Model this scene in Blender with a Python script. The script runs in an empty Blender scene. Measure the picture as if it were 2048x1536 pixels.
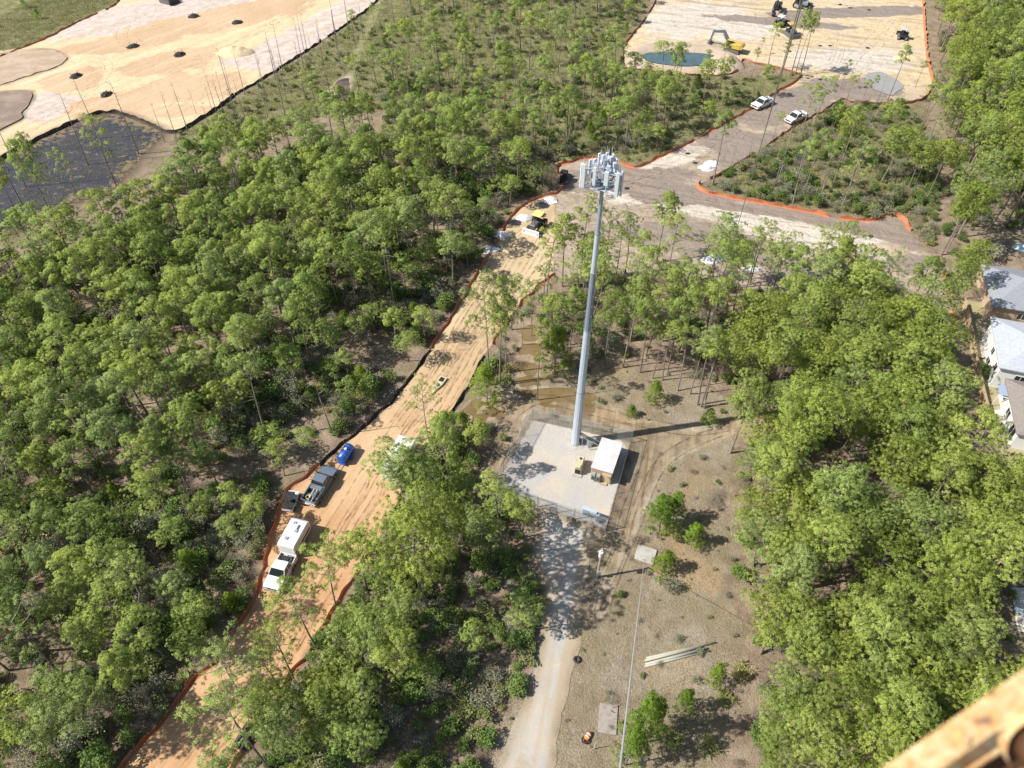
import bpy, math, random
import numpy as np
from mathutils import Vector, Matrix
from mathutils.geometry import delaunay_2d_cdt
from mathutils import noise as mnoise
random.seed(7); rng = np.random.default_rng(7)
R = math.radians
sc = bpy.context.scene
COL = sc.collection

# ------------------------------------------------------------------ camera
FPX, CAMH = 1500.0, 80.0                       # focal length in pixels of a 2048 px wide picture, camera height
_d = np.array([1015 - 1024, -(2180 - 768), -FPX], float); _d /= np.linalg.norm(_d)
_up = -_d
_f = np.array([0, 0, -1.0]); _f -= (_f @ _up) * _up; _f /= np.linalg.norm(_f)
_r = np.cross(_f, _up)
RM = np.stack([_r, _f, _up])                    # world = RM @ camera space
cam_d = bpy.data.cameras.new('camera'); cam = bpy.data.objects.new('camera', cam_d); COL.objects.link(cam)
cam_d.sensor_width = 36; cam_d.lens = FPX / 2048 * 36; cam_d.clip_start = 0.05; cam_d.clip_end = 6000
M4 = Matrix([[*RM[0], 0], [*RM[1], 0], [*RM[2], CAMH], [0, 0, 0, 1]]); cam.matrix_world = M4
cam_d.dof.use_dof = True; cam_d.dof.focus_distance = 95; cam_d.dof.aperture_fstop = 5.0
sc.camera = cam

# ------------------------------------------------------------------ world, sun, exposure
SUN_EL, SUN_AZ = 46.0, math.atan2(-0.20, -0.98)   # direction towards the sun on the ground
w = bpy.data.worlds.new('World'); sc.world = w; w.use_nodes = True
nt = w.node_tree; bg = nt.nodes['Background']
sky = nt.nodes.new('ShaderNodeTexSky'); sky.sky_type = 'NISHITA'; sky.sun_disc = False
sky.sun_elevation = R(SUN_EL); sky.sun_rotation = math.pi / 2 - SUN_AZ
nt.links.new(sky.outputs[0], bg.inputs[0]); bg.inputs[1].default_value = 0.085
sd = bpy.data.lights.new('sun', 'SUN'); sd.energy = 5.0; sd.angle = R(0.53); sd.color = (1.0, 0.955, 0.88)
sun = bpy.data.objects.new('sun', sd); COL.objects.link(sun)
_s = Vector((math.cos(SUN_AZ) * math.cos(R(SUN_EL)), math.sin(SUN_AZ) * math.cos(R(SUN_EL)), math.sin(R(SUN_EL))))
sun.rotation_euler = _s.to_track_quat('Z', 'Y').to_euler()
sc.view_settings.view_transform = 'Standard'; sc.view_settings.look = 'None'
sc.view_settings.exposure = 0.46; sc.view_settings.gamma = 1.0
sc.render.engine = 'CYCLES'
sc.cycles.max_bounces = 6; sc.cycles.diffuse_bounces = 2; sc.cycles.transparent_max_bounces = 12
sc.cycles.transmission_bounces = 4

# ------------------------------------------------------------------ picture -> ground
def P(x, y, z=0.0):
    r = RM @ np.array([x - 1024.0, -(y - 768.0), -FPX]); t = (z - CAMH) / r[2]
    return np.array([r[0] * t, r[1] * t])
def proj(p):
    c = RM.T @ (np.array([p[0], p[1], p[2]]) - np.array([0, 0, CAMH]))
    return 1024 - FPX * c[0] / c[2], 768 + FPX * c[1] / c[2], -c[2]
def height_for(bx, by, ty):
    p = P(bx, by); lo, hi = 0.0, 60.0
    for _ in range(40):
        m = (lo + hi) / 2
        if proj((p[0], p[1], m))[1] > ty: lo = m
        else: hi = m
    return lo
def W(pts): return np.array([P(*p) for p in pts])

# ------------------------------------------------------------------ mesh helpers
class MB:
    def __init__(s): s.v = []; s.f = []; s.n = 0
    def add(s, v, f):
        v = np.asarray(v, float); s.v.append(v)
        s.f += [tuple(i + s.n for i in q) for q in f]; s.n += len(v); return s
    def box(s, c, size, rz=0.0, top=1.0, topx=None, ch=0.0, rx=0.0, ry=0.0):
        x, y, z = [k / 2 for k in size]; tx = top if topx is None else topx
        if ch > 0:
            v = []
            for zz, k in ((-z, 1.0), (z, None)):
                a, b = (x, y) if k else (x * tx, y * top)
                for sx, sy in ((1, 1), (-1, 1), (-1, -1), (1, -1)):
                    q = [(sx * a, sy * (b - ch)), (sx * (a - ch), sy * b)]
                    if sx * sy < 0: q.reverse()
                    v += [(m[0], m[1], zz) for m in q]
            # inset cap for a chamfered top edge
            v2 = [(m[0] * (1 - ch / max(x, .01)), m[1] * (1 - ch / max(y, .01)), z) for m in v[8:]]
            v = v[:8] + [(m[0], m[1], z - ch) for m in v[8:]] + v2
            f = [tuple(range(7, -1, -1)), tuple(range(16, 24))]
            for r_ in (0, 8):
                f += [(r_ + i, r_ + (i + 1) % 8, r_ + 8 + (i + 1) % 8, r_ + 8 + i) for i in range(8)]
        else:
            v = [(-x, -y, -z), (x, -y, -z), (x, y, -z), (-x, y, -z), (-x * tx, -y * top, z), (x * tx, -y * top, z), (x * tx, y * top, z), (-x * tx, y * top, z)]
            f = [(3, 2, 1, 0), (4, 5, 6, 7), (0, 1, 5, 4), (1, 2, 6, 5), (2, 3, 7, 6), (3, 0, 4, 7)]
        v = np.array(v)
        m = np.array(Matrix.Rotation(rz, 3, 'Z') @ Matrix.Rotation(ry, 3, 'Y') @ Matrix.Rotation(rx, 3, 'X'))
        return s.add(v @ m.T + np.array(c), f)
    def tube(s, path, rad, n=6, caps=True):
        path = [Vector(p) for p in path]; k = len(path)
        rad = [rad] * k if not hasattr(rad, '__len__') else rad
        vs = []
        for i, p in enumerate(path):
            t = (path[min(i + 1, k - 1)] - path[max(i - 1, 0)]).normalized()
            a = t.orthogonal().normalized() if abs(t.z) < .9 else Vector((1, 0, 0)).cross(t).cross(t).normalized()
            if i and (a.dot(la) < 0): a = -a
            if i: a = (la - la.dot(t) * t).normalized()
            la = a; b = t.cross(a)
            for j in range(n):
                q = 2 * math.pi * j / n
                vs.append(p + (a * math.cos(q) + b * math.sin(q)) * rad[i])
        f = [(i * n + j, i * n + (j + 1) % n, (i + 1) * n + (j + 1) % n, (i + 1) * n + j) for i in range(k - 1) for j in range(n)]
        if caps: f += [tuple(range(n - 1, -1, -1)), tuple((k - 1) * n + j for j in range(n))]
        return s.add(vs, f)
    def prism(s, prof, x0, x1, axis='x'):
        """closed profile of (a, b) pairs pushed along an axis: x -> (y,z); y -> (x,z)"""
        n = len(prof)
        if axis == 'x': v = [(x0, a, b) for a, b in prof] + [(x1, a, b) for a, b in prof]
        else: v = [(a, x0, b) for a, b in prof] + [(a, x1, b) for a, b in prof]
        f = [(i, (i + 1) % n, n + (i + 1) % n, n + i) for i in range(n)] + [tuple(range(n - 1, -1, -1)), tuple(range(n, 2 * n))]
        return s.add(v, f)
    def build(s, name, m=None, parent=None, smooth=False):
        me = bpy.data.meshes.new(name)
        v = np.concatenate(s.v) if s.v else np.zeros((0, 3))
        me.from_pydata([tuple(q) for q in v], [], s.f); me.validate(clean_customdata=False)
        if m: me.materials.append(m)
        if smooth: me.polygons.foreach_set('use_smooth', [True] * len(me.polygons))
        o = bpy.data.objects.new(name, me); COL.objects.link(o)
        if parent: o.parent = parent
        else: pass
        return o
def recalc(o):
    import bmesh
    b = bmesh.new(); b.from_mesh(o.data); bmesh.ops.recalc_face_normals(b, faces=b.faces[:]); b.to_mesh(o.data); b.free(); return o
def fast_mesh(name, v, quads, m=None, smooth=False, mats=None):
    me = bpy.data.meshes.new(name); v = np.asarray(v, np.float32); q = np.asarray(quads, np.int32); k = q.shape[1]
    me.vertices.add(len(v)); me.vertices.foreach_set('co', v.ravel())
    me.loops.add(q.size); me.loops.foreach_set('vertex_index', q.ravel())
    me.polygons.add(len(q)); me.polygons.foreach_set('loop_start', np.arange(0, q.size, k, dtype=np.int32))
    me.update(calc_edges=True)
    if m: me.materials.append(m)
    if smooth: me.polygons.foreach_set('use_smooth', [True] * len(q))
    return me
def tag(o, label=None, cat=None, group=None, kind=None):
    if label: o['label'] = label
    if cat: o['category'] = cat
    if group: o['group'] = group
    if kind: o['kind'] = kind
    return o
def thing(name, loc, rz, label, cat, group=None):
    o = bpy.data.objects.new(name, None); COL.objects.link(o); o.empty_display_size = .3
    o.location = (loc[0], loc[1], loc[2] if len(loc) > 2 else 0.0); o.rotation_euler = (0, 0, rz)
    return tag(o, label, cat, group)
def copy_tree(o, parent=None):
    c = o.copy(); COL.objects.link(c); c.parent = parent
    for ch in list(o.children): copy_tree(ch, c)
    return c

# ------------------------------------------------------------------ material helpers
class NT:
    def __init__(s, name, rough=.85, spec=.3):
        s.m = bpy.data.materials.new(name); s.m.use_nodes = True; s.t = s.m.node_tree; s.b = s.t.nodes['Principled BSDF']
        s.b.inputs['Roughness'].default_value = rough; s.b.inputs['Specular IOR Level'].default_value = spec
        s._pos = None
    def N(s, t, **k):
        n = s.t.nodes.new(t)
        for a, b in k.items(): setattr(n, a, b)
        return n
    def L(s, a, b): s.t.links.new(a, b)
    def pos(s):
        if s._pos is None: s._pos = s.N('ShaderNodeNewGeometry').outputs['Position']
        return s._pos
    def mapping(s, rot=0, scale=(1, 1, 1), src=None, loc=(0, 0, 0)):
        m = s.N('ShaderNodeMapping'); m.inputs['Rotation'].default_value = (0, 0, rot); m.inputs['Scale'].default_value = scale
        m.inputs['Location'].default_value = loc
        # rotate first, then stretch
        if rot:
            m0 = s.N('ShaderNodeMapping'); m0.inputs['Rotation'].default_value = (0, 0, rot); s.L(src or s.pos(), m0.inputs[0])
            m.inputs['Rotation'].default_value = (0, 0, 0); s.L(m0.outputs[0], m.inputs[0])
        else: s.L(src or s.pos(), m.inputs[0])
        return m.outputs[0]
    def noise(s, scale, detail=4, rough=.6, vec=None, dist=0, seed=0):
        n = s.N('ShaderNodeTexNoise'); n.inputs['Scale'].default_value = scale; n.inputs['Detail'].default_value = detail
        n.inputs['Roughness'].default_value = rough; n.inputs['Distortion'].default_value = dist
        if seed:
            m = s.N('ShaderNodeMapping'); m.inputs['Location'].default_value = (seed * 13.7, seed * 7.1, seed * 3.3)
            s.L(vec or s.pos(), m.inputs[0]); vec = m.outputs[0]
        s.L(vec or s.pos(), n.inputs['Vector']); return n.outputs['Fac']
    def ramp(s, src, lo, hi, a=0.0, b=1.0, smooth=False):
        n = s.N('ShaderNodeMapRange'); n.inputs['From Min'].default_value = lo; n.inputs['From Max'].default_value = hi
        n.inputs['To Min'].default_value = a; n.inputs['To Max'].default_value = b
        if smooth: n.interpolation_type = 'SMOOTHSTEP'
        s.L(src, n.inputs['Value']); return n.outputs['Result']
    def math(s, op, a, b=None, clamp=False):
        n = s.N('ShaderNodeMath', operation=op, use_clamp=clamp)
        for i, q in enumerate((a, b)):
            if q is None: continue
            if isinstance(q, (int, float)): n.inputs[i].default_value = q
            else: s.L(q, n.inputs[i])
        return n.outputs[0]
    def mix(s, fac, a, b, mode='MIX'):
        n = s.N('ShaderNodeMix', data_type='RGBA', blend_type=mode)
        for i, q in ((0, fac), (6, a), (7, b)):
            if isinstance(q, (int, float)): n.inputs[i].default_value = q
            elif isinstance(q, tuple): n.inputs[i].default_value = (*q, 1) if len(q) == 3 else q
            else: s.L(q, n.inputs[i])
        return n.outputs[2]
    def attr(s, name): 
        n = s.N('ShaderNodeAttribute'); n.attribute_name = name; return n.outputs['Fac']
    def color(s, c):
        if isinstance(c, tuple): s.b.inputs['Base Color'].default_value = (*c, 1)
        else: s.L(c, s.b.inputs['Base Color'])
        return s
    def bump(s, h, strength=.5, dist=.1):
        n = s.N('ShaderNodeBump'); n.inputs['Strength'].default_value = strength; n.inputs['Distance'].default_value = dist
        s.L(h, n.inputs['Height']); s.L(n.outputs[0], s.b.inputs['Normal']); return s
_MC = {}
def paint(name, c, rough=.5, metal=0.0, dirt=.25, dirtc=(.2, .15, .1), spec=.5, sc_=3.0, coat=0):
    if name in _MC: return _MC[name]
    t = NT(name, rough, spec); t.b.inputs['Metallic'].default_value = metal
    oc = t.N('ShaderNodeTexCoord').outputs['Object']
    n = t.noise(sc_, 5, .65, vec=oc); n2 = t.noise(sc_ * 9, 3, .6, vec=oc)
    k = t.math('MULTIPLY', t.ramp(n, .45, .75), dirt)
    c2 = t.mix(k, c, dirtc); c3 = t.mix(t.ramp(n2, .3, .7, 0, .18), c2, tuple(x * .55 for x in c))
    t.color(c3); t.L(t.ramp(n2, .3, .7, rough * .8, min(1, rough * 1.25)), t.b.inputs['Roughness'])
    if coat: t.b.inputs['Coat Weight'].default_value = coat
    _MC[name] = t.m; return t.m
# ------------------------------------------------------------------ polygons (picture pixels of the 2048 px photo -> metres on the ground)
def smooth_poly(p, closed=True, step=.8):
    p = np.asarray(p, float); n = len(p); out = []
    rngi = range(n) if closed else range(n - 1)
    for i in rngi:
        p0, p1, p2, p3 = (p[(i - 1) % n] if closed or i else p[0]), p[i], p[(i + 1) % n], (p[(i + 2) % n] if closed or i + 2 < n else p[-1])
        k = max(2, int(np.linalg.norm(p2 - p1) / step))
        for j in range(k):
            t = j / k
            out.append(.5 * ((2 * p1) + (-p0 + p2) * t + (2 * p0 - 5 * p1 + 4 * p2 - p3) * t * t + (-p0 + 3 * p1 - 3 * p2 + p3) * t ** 3))
    if not closed: out.append(p[-1])
    return np.array(out)
def sdf(pts, poly):
    """distance to the polygon outline, positive inside"""
    pts = np.asarray(pts, float); poly = np.asarray(poly, float)
    d = np.full(len(pts), 1e9); ins = np.zeros(len(pts), bool)
    for a, b in zip(poly, np.roll(poly, -1, 0)):
        ab = b - a; L = (ab @ ab) + 1e-12
        t = np.clip(((pts - a) @ ab) / L, 0, 1)
        d = np.minimum(d, np.hypot(*(pts - a - t[:, None] * ab).T))
        c = (a[1] > pts[:, 1]) != (b[1] > pts[:, 1])
        with np.errstate(divide='ignore', invalid='ignore'):
            xi = (b[0] - a[0]) * (pts[:, 1] - a[1]) / (b[1] - a[1]) + a[0]
        ins ^= c & (pts[:, 0] < xi)
    return np.where(ins, d, -d)
def seg_dist(pts, line):
    pts = np.asarray(pts, float); d = np.full(len(pts), 1e9)
    for a, b in zip(line[:-1], line[1:]):
        ab = b - a; t = np.clip(((pts - a) @ ab) / ((ab @ ab) + 1e-12), 0, 1)
        d = np.minimum(d, np.hypot(*(pts - a - t[:, None] * ab).T))
    return d

ROAD_L = [(228, 1560), (262, 1510), (300, 1470), (345, 1415), (380, 1370), (430, 1320), (470, 1260), (508, 1200), (528, 1135), (543, 1070), (556, 1025), (575, 985), (610, 952), (640, 932), (688, 886), (738, 845), (790, 795), (832, 742), (862, 698), (895, 645), (930, 590), (958, 542), (985, 498), (1005, 465), (1022, 435), (1045, 412), (1080, 396), (1112, 388)]
ROAD_R = [(455, 1560), (500, 1478), (545, 1425), (562, 1388), (590, 1340), (614, 1308), (650, 1250), (700, 1165), (730, 1118), (748, 1090), (775, 1052), (797, 1008), (808, 970), (822, 935), (850, 898), (872, 868), (905, 822), (932, 782), (950, 745), (968, 712), (985, 690), (1002, 660), (1030, 625), (1052, 596), (1078, 572), (1110, 548)]
SITE = [(1112, 388), (1128, 374), (1116, 352), (1114, 336), (1142, 324), (1190, 317), (1250, 330), (1275, 335), (1330, 310), (1400, 275), (1450, 247), (1500, 220), (1545, 190), (1588, 166), (1602, 150),
        (1560, 138), (1520, 130), (1484, 121), (1477, 140), (1440, 152), (1370, 150), (1300, 143), (1248, 138), (1246, 100), (1265, 70), (1290, 38), (1312, 0), (1322, -30), (1350, -60), (1480, -75), (1700, -75), (1820, -60), (1845, -20),
        (1850, 60), (1856, 120), (1866, 165), (1856, 188), (1838, 202), (1790, 210), (1700, 205), (1682, 200), (1640, 226), (1590, 252), (1540, 287), (1500, 312), (1460, 337), (1420, 360), (1396, 370),
        (1402, 381), (1450, 394), (1530, 408), (1600, 421), (1680, 437), (1740, 442), (1778, 431), (1800, 435), (1822, 462), (1850, 496), (1868, 518), (1892, 560), (1904, 620), (1900, 662),
        (1870, 658), (1780, 634), (1700, 620), (1620, 603), (1560, 588), (1480, 577), (1400, 562), (1320, 556), (1250, 548), (1180, 545), (1110, 548)]
FIELD_F = [(-60, 350), (0, 320), (60, 288), (160, 241), (190, 230), (215, 227), (242, 229), (290, 245), (325, 262), (350, 267), (375, 256), (400, 240), (430, 222), (470, 191), (530, 156), (590, 118), (640, 85), (700, 45), (740, 15), (775, -20)]
FIELD = FIELD_F + [(800, -60), (330, -60), (250, -12), (225, 10), (150, 44), (90, 75), (40, 95), (-60, 130)]
MARSH = [(-80, 345), (0, 323), (60, 292), (160, 245), (190, 233), (242, 232), (290, 249), (322, 264), (305, 290), (280, 315), (250, 350), (215, 385), (160, 400), (110, 420), (70, 440), (20, 470), (-60, 480), (-120, 420)]
POND_A = [(-40, 128), (10, 108), (40, 102), (95, 101), (128, 112), (134, 118), (118, 132), (95, 142), (60, 152), (20, 166), (-50, 185)]
POND_B = [(-50, 200), (10, 186), (55, 184), (66, 192), (58, 212), (44, 228), (46, 238), (20, 252), (-40, 275)]
POND_BLUE = [(1286, 112), (1300, 107), (1340, 106), (1385, 108), (1425, 112), (1432, 122), (1420, 130), (1390, 134), (1345, 133), (1305, 127), (1288, 120)]
PAD = [(1065, 838), (1165, 862), (1262, 884), (1240, 965), (1212, 1062), (1098, 1024), (985, 982), (1025, 910)]
DRIVE = [(1090, 1020), (1076, 1060), (1066, 1100), (1078, 1140), (1090, 1190), (1084, 1250), (1072, 1320), (1052, 1390), (1024, 1460), (992, 1560), (1096, 1560), (1116, 1470), (1134, 1400), (1150, 1330), (1162, 1270), (1169, 1200), (1174, 1140), (1182, 1090), (1188, 1060)]
TRACK = [(940, 800), (990, 792), (1040, 788), (1075, 775), (1120, 778), (1180, 795), (1230, 812), (1280, 838), (1330, 848), (1400, 852), (1440, 846), (1500, 832), (1540, 822), (1545, 836), (1500, 856), (1440, 880), (1395, 900), (1350, 925), (1320, 960), (1300, 1000), (1275, 1060), (1250, 1120), (1225, 1180), (1205, 1230), (1180, 1240),
         (1190, 1190), (1212, 1130), (1224, 1080), (1238, 1020), (1256, 960), (1272, 884), (1230, 862), (1160, 846), (1062, 826), (1035, 880), (1010, 930), (985, 985), (960, 1010), (945, 990), (968, 930), (990, 870), (1000, 835), (950, 850), (918, 850), (925, 820)]
TRAIL = [(1040, 640), (1075, 640), (1085, 690), (1080, 740), (1070, 790), (1040, 800), (1035, 740), (1038, 690)]
FARTRAIL = [(752, 0), (765, 0), (752, 40), (735, 75), (722, 110), (716, 140), (705, 165), (700, 200), (700, 235), (712, 262), (735, 285), (770, 312), (800, 330), (790, 335), (750, 315), (715, 290), (690, 255), (668, 215), (650, 190), (668, 165), (700, 140), (708, 110), (722, 70), (740, 30)]
FARWATER = [(668, 170), (696, 156), (702, 185), (698, 218), (684, 212), (674, 190)]
CLEARING = [(1120, 1100), (1200, 1060), (1250, 1050), (1262, 880), (1160, 850), (1000, 830), (930, 800), (935, 770), (1040, 770), (1150, 740), (1290, 735), (1380, 750), (1440, 790), (1500, 800), (1560, 810), (1540, 850), (1465, 900), (1460, 960), (1470, 1040), (1440, 1120), (1470, 1220), (1490, 1300), (1500, 1400), (1440, 1470), (1420, 1560), (950, 1560), (1010, 1440), (1060, 1340), (1080, 1230)]
SAVANNA = [(765, -40), (1320, -40), (1240, 100), (1250, 145), (1470, 155), (1600, 150), (1500, 215), (1330, 305), (1260, 330), (1120, 320), (1000, 300), (880, 240), (760, 220), (640, 230), (560, 260), (470, 300), (380, 300), (350, 275), (420, 235), (600, 120), (700, 50)]
RIGHTOPEN = [(1400, 372), (1530, 290), (1680, 205), (1850, 210), (1860, 300), (1850, 400), (1860, 500), (1800, 430), (1740, 440), (1530, 405)]

WP = {k: smooth_poly(W(v)) for k, v in dict(site=SITE, field=FIELD, marsh=MARSH, ponda=POND_A, pondb=POND_B, blue=POND_BLUE, drive=DRIVE, track=TRACK, trail=TRAIL, fartrail=FARTRAIL, farwater=FARWATER).items()}
WP['road'] = np.concatenate([smooth_poly(W(ROAD_L), False), smooth_poly(W(ROAD_R), False)[::-1]])
WP['pad'] = W([PAD[0], PAD[2], PAD[4], PAD[6]])
for k, v in dict(clearing=CLEARING, savanna=SAVANNA, rightopen=RIGHTOPEN).items(): WP[k] = W(v)

def ground_attrs(xy):
    g = np.clip(sdf(xy, WP['savanna']) / 8 + .5, 0, 1)
    far = np.clip((sdf(xy, W([(-200, 130), (40, 95), (150, 44), (225, 10), (330, -60), (200, -300), (-400, -200)])) + 3) / 3, 0, 1)
    g = np.maximum(g, far)
    g = np.maximum(g, .6 * np.clip(sdf(xy, WP['rightopen']) / 6 + .5, 0, 1))
    c = np.clip(sdf(xy, WP['clearing']) / 3 + .5, 0, 1)
    wet = np.clip(1 + sdf(xy, WP['marsh']) / 5, 0, 1)
    for k in ('ponda', 'pondb'): wet = np.maximum(wet, np.clip(1 + sdf(xy, WP[k]) / 2.2, 0, 1))
    return {'grass': g, 'clear': c, 'wet': wet}

def ell(xy, cx, cy, rx, ry, a=0):
    """soft patch round a picture point (radii in metres): 1 in the middle, 0 at the rim, negative outside"""
    c = P(cx, cy); d = xy - c; u = d[:, 0] * math.cos(a) + d[:, 1] * math.sin(a); v = -d[:, 0] * math.sin(a) + d[:, 1] * math.cos(a)
    return 1 - np.sqrt((u / rx) ** 2 + (v / ry) ** 2)
def patches(xy, lst): return np.clip(np.max([ell(xy, *q) for q in lst], 0), -1, 1)
DAMPS = [(372, 178, 15, 8, .35), (262, 202, 15, 4.5, .25), (345, 125, 13, 7, .5), (152, 162, 8, 7, .4), (420, 45, 28, 8, .45), (500, 20, 20, 6, .45), (240, 90, 16, 5, .4), (300, 225, 18, 3, .1)]
SILTS = [(1300, 360, 10, 4, .3), (1380, 390, 14, 4, 0), (1230, 350, 6, 4, .3), (1500, 300, 10, 5, .7), (1445, 275, 6, 7, .6), (1600, 205, 9, 7, .5), (1520, 235, 6, 5, .3), (1150, 365, 5, 4.5, 0), (1815, 528, 4.5, 3, 0), (1440, 490, 11, 5, -.1), (1350, 470, 10, 5, 0), (1640, 560, 10, 6, -.1), (1700, 455, 14, 2.2, -.35), (1560, 425, 16, 2.0, -.2), (1810, 470, 6, 5, -.5), (1560, 45, 22, 3, -.2), (1720, 25, 30, 4, .1), (1700, 180, 14, 6, 0)]
WHITES = [(1260, 395, 6, 3, 0), (1420, 420, 15, 3, -.2), (1600, 470, 16, 4, -.3), (1720, 490, 9, 4, -.4), (1330, 320, 12, 4, .6), (1700, 120, 18, 8, 0), (1390, 40, 18, 12, .5), (1480, 60, 12, 8, .5)]
def floor_color(t):
    n1 = t.noise(.07, 3, .55); n2 = t.noise(.55, 5, .65, seed=1); n3 = t.noise(5.5, 4, .7, seed=2); n4 = t.noise(.22, 4, .6, seed=3)
    straw = t.mix(t.ramp(n2, .35, .68), (.255, .18, .125), (.46, .365, .265))
    straw = t.mix(t.ramp(n4, .5, .68, 0, .55), straw, (.23, .22, .11))
    grass = t.mix(t.ramp(n2, .38, .66), (.19, .205, .075), (.36, .345, .17))
    grass = t.mix(t.ramp(n4, .52, .7, 0, .75), grass, (.43, .36, .235))
    clear = t.mix(t.ramp(n2, .35, .66), (.32, .255, .175), (.46, .38, .275))
    clear = t.mix(t.ramp(n4, .48, .62, 0, .7), clear, (.345, .30, .185)); clear = t.mix(t.ramp(t.noise(.13, 5, .65, seed=6), .5, .64, 0, .6), clear, (.50, .46, .39))
    clear = t.mix(t.ramp(n1, .56, .63, 0, .5), clear, (.62, .42, .22))
    wob = t.math('MULTIPLY', t.math('SUBTRACT', n2, .5), .9)
    ga = t.ramp(t.math('ADD', t.attr('grass'), wob), .35, .65); ca = t.ramp(t.math('ADD', t.attr('clear'), wob), .38, .62)
    c = t.mix(ga, straw, grass); c = t.mix(ca, c, clear)
    c = t.mix(t.math('MULTIPLY', t.ramp(t.math('ADD', t.attr('wet'), wob), .5, .9), .6), c, (.085, .06, .045))
    c = t.mix(t.ramp(n3, .3, .7, .45, 0), c, (.10, .075, .05))
    h = t.math('ADD', t.math('MULTIPLY', n3, .6), n2)
    return c, h
def ground_mat():
    t = NT('forest_floor', .95, .15); c, h = floor_color(t); t.color(c).bump(h, 1.0, .35); return t.m
def sheet_mat(name, fn, edge=1.0, amp=1.6, rough=.92, spec=.2, bump=(.8, .15), clamp_floor=True):
    """soil material that breaks up into the surrounding floor along its own outline"""
    t = NT(name, rough, spec); c, h = fn(t)
    if edge:
        fc, fh = floor_color(t)
        n = t.noise(.9, 5, .7, seed=9)
        e = t.ramp(t.math('ADD', t.attr('edge'), t.math('MULTIPLY', t.math('SUBTRACT', n, .55), amp * 2)), 0, edge)
        c = t.mix(e, fc, c)
    t.color(c).bump(h, *bump); return t.m

def sheet(name, poly, z, m, step=2.0, jit=.25, relief=.0, kind='structure', edge_cap=6.0, extra=None):
    poly = np.asarray(poly, float)
    b = []
    for a, c in zip(poly, np.roll(poly, -1, 0)):
        k = max(1, int(np.linalg.norm(c - a) / 1.2)); b += [a + (c - a) * i / k for i in range(k)]
    b = np.array(b)
    if jit:
        b = b + np.array([[mnoise.noise((q[0] * .5, q[1] * .5, z * 50)), mnoise.noise((q[0] * .5, q[1] * .5, 9 + z * 50))] for q in b]) * jit
    lo, hi = b.min(0), b.max(0)
    gx, gy = np.meshgrid(np.arange(lo[0], hi[0], step), np.arange(lo[1], hi[1], step)); g = np.stack([gx.ravel(), gy.ravel()], 1)
    g = g + rng.uniform(-.25, .25, g.shape) * step
    g = g[sdf(g, b) > step * .35]
    allv = np.concatenate([b, g]); nb = len(b)
    vo, eo, fo, *_ = delaunay_2d_cdt([Vector(q) for q in allv], [], [list(range(nb))], 1, 1e-4)
    v2 = np.array([(q.x, q.y) for q in vo])
    e = np.clip(sdf(v2, b), 0, edge_cap)
    zz = np.full(len(v2), float(z))
    if relief:
        zz += np.array([mnoise.fractal((q[0] * .35, q[1] * .35, 3.0), 1.0, 2.0, 3) for q in v2]) * relief * np.clip(e / 2.5, 0, 1) + relief * np.clip(e / 2.5, 0, 1)
    me = bpy.data.meshes.new(name); me.from_pydata([(v2[i, 0], v2[i, 1], zz[i]) for i in range(len(v2))], [], fo)
    at = ground_attrs(v2); at['edge'] = e
    if extra: at.update(extra(v2))
    for k, val in at.items(): me.attributes.new(k, 'FLOAT', 'POINT').data.foreach_set('value', val.astype(np.float32))
    me.polygons.foreach_set('use_smooth', [True] * len(me.polygons))
    me.materials.append(m); o = bpy.data.objects.new(name, me); COL.objects.link(o)
    # faces up
    if len(me.polygons) and me.polygons[0].normal.z < 0: me.flip_normals()
    tag(o, kind=kind); return o

# ground: one sheet to the horizon, fine where the picture looks
gx = np.concatenate([[-3500, -1500, -700, -400], np.arange(-240, 241, 1.5), [400, 700, 1500, 3500]])
gy = np.concatenate([[-3000, -900, -300, -80, -20], np.arange(0, 340, 1.5), [420, 700, 1500, 4500]])
X, Y = np.meshgrid(gx, gy); xy = np.stack([X.ravel(), Y.ravel()], 1); nx, ny = len(gx), len(gy)
ii = (np.arange(ny - 1)[:, None] * nx + np.arange(nx - 1)[None]).ravel()
me = fast_mesh('ground', np.concatenate([xy, np.zeros((len(xy), 1))], 1), np.stack([ii, ii + 1, ii + nx + 1, ii + nx], 1), ground_mat(), True)
for k, val in ground_attrs(xy).items(): me.attributes.new(k, 'FLOAT', 'POINT').data.foreach_set('value', val.astype(np.float32))
o = bpy.data.objects.new('ground', me); COL.objects.link(o); tag(o, kind='structure')

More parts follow.
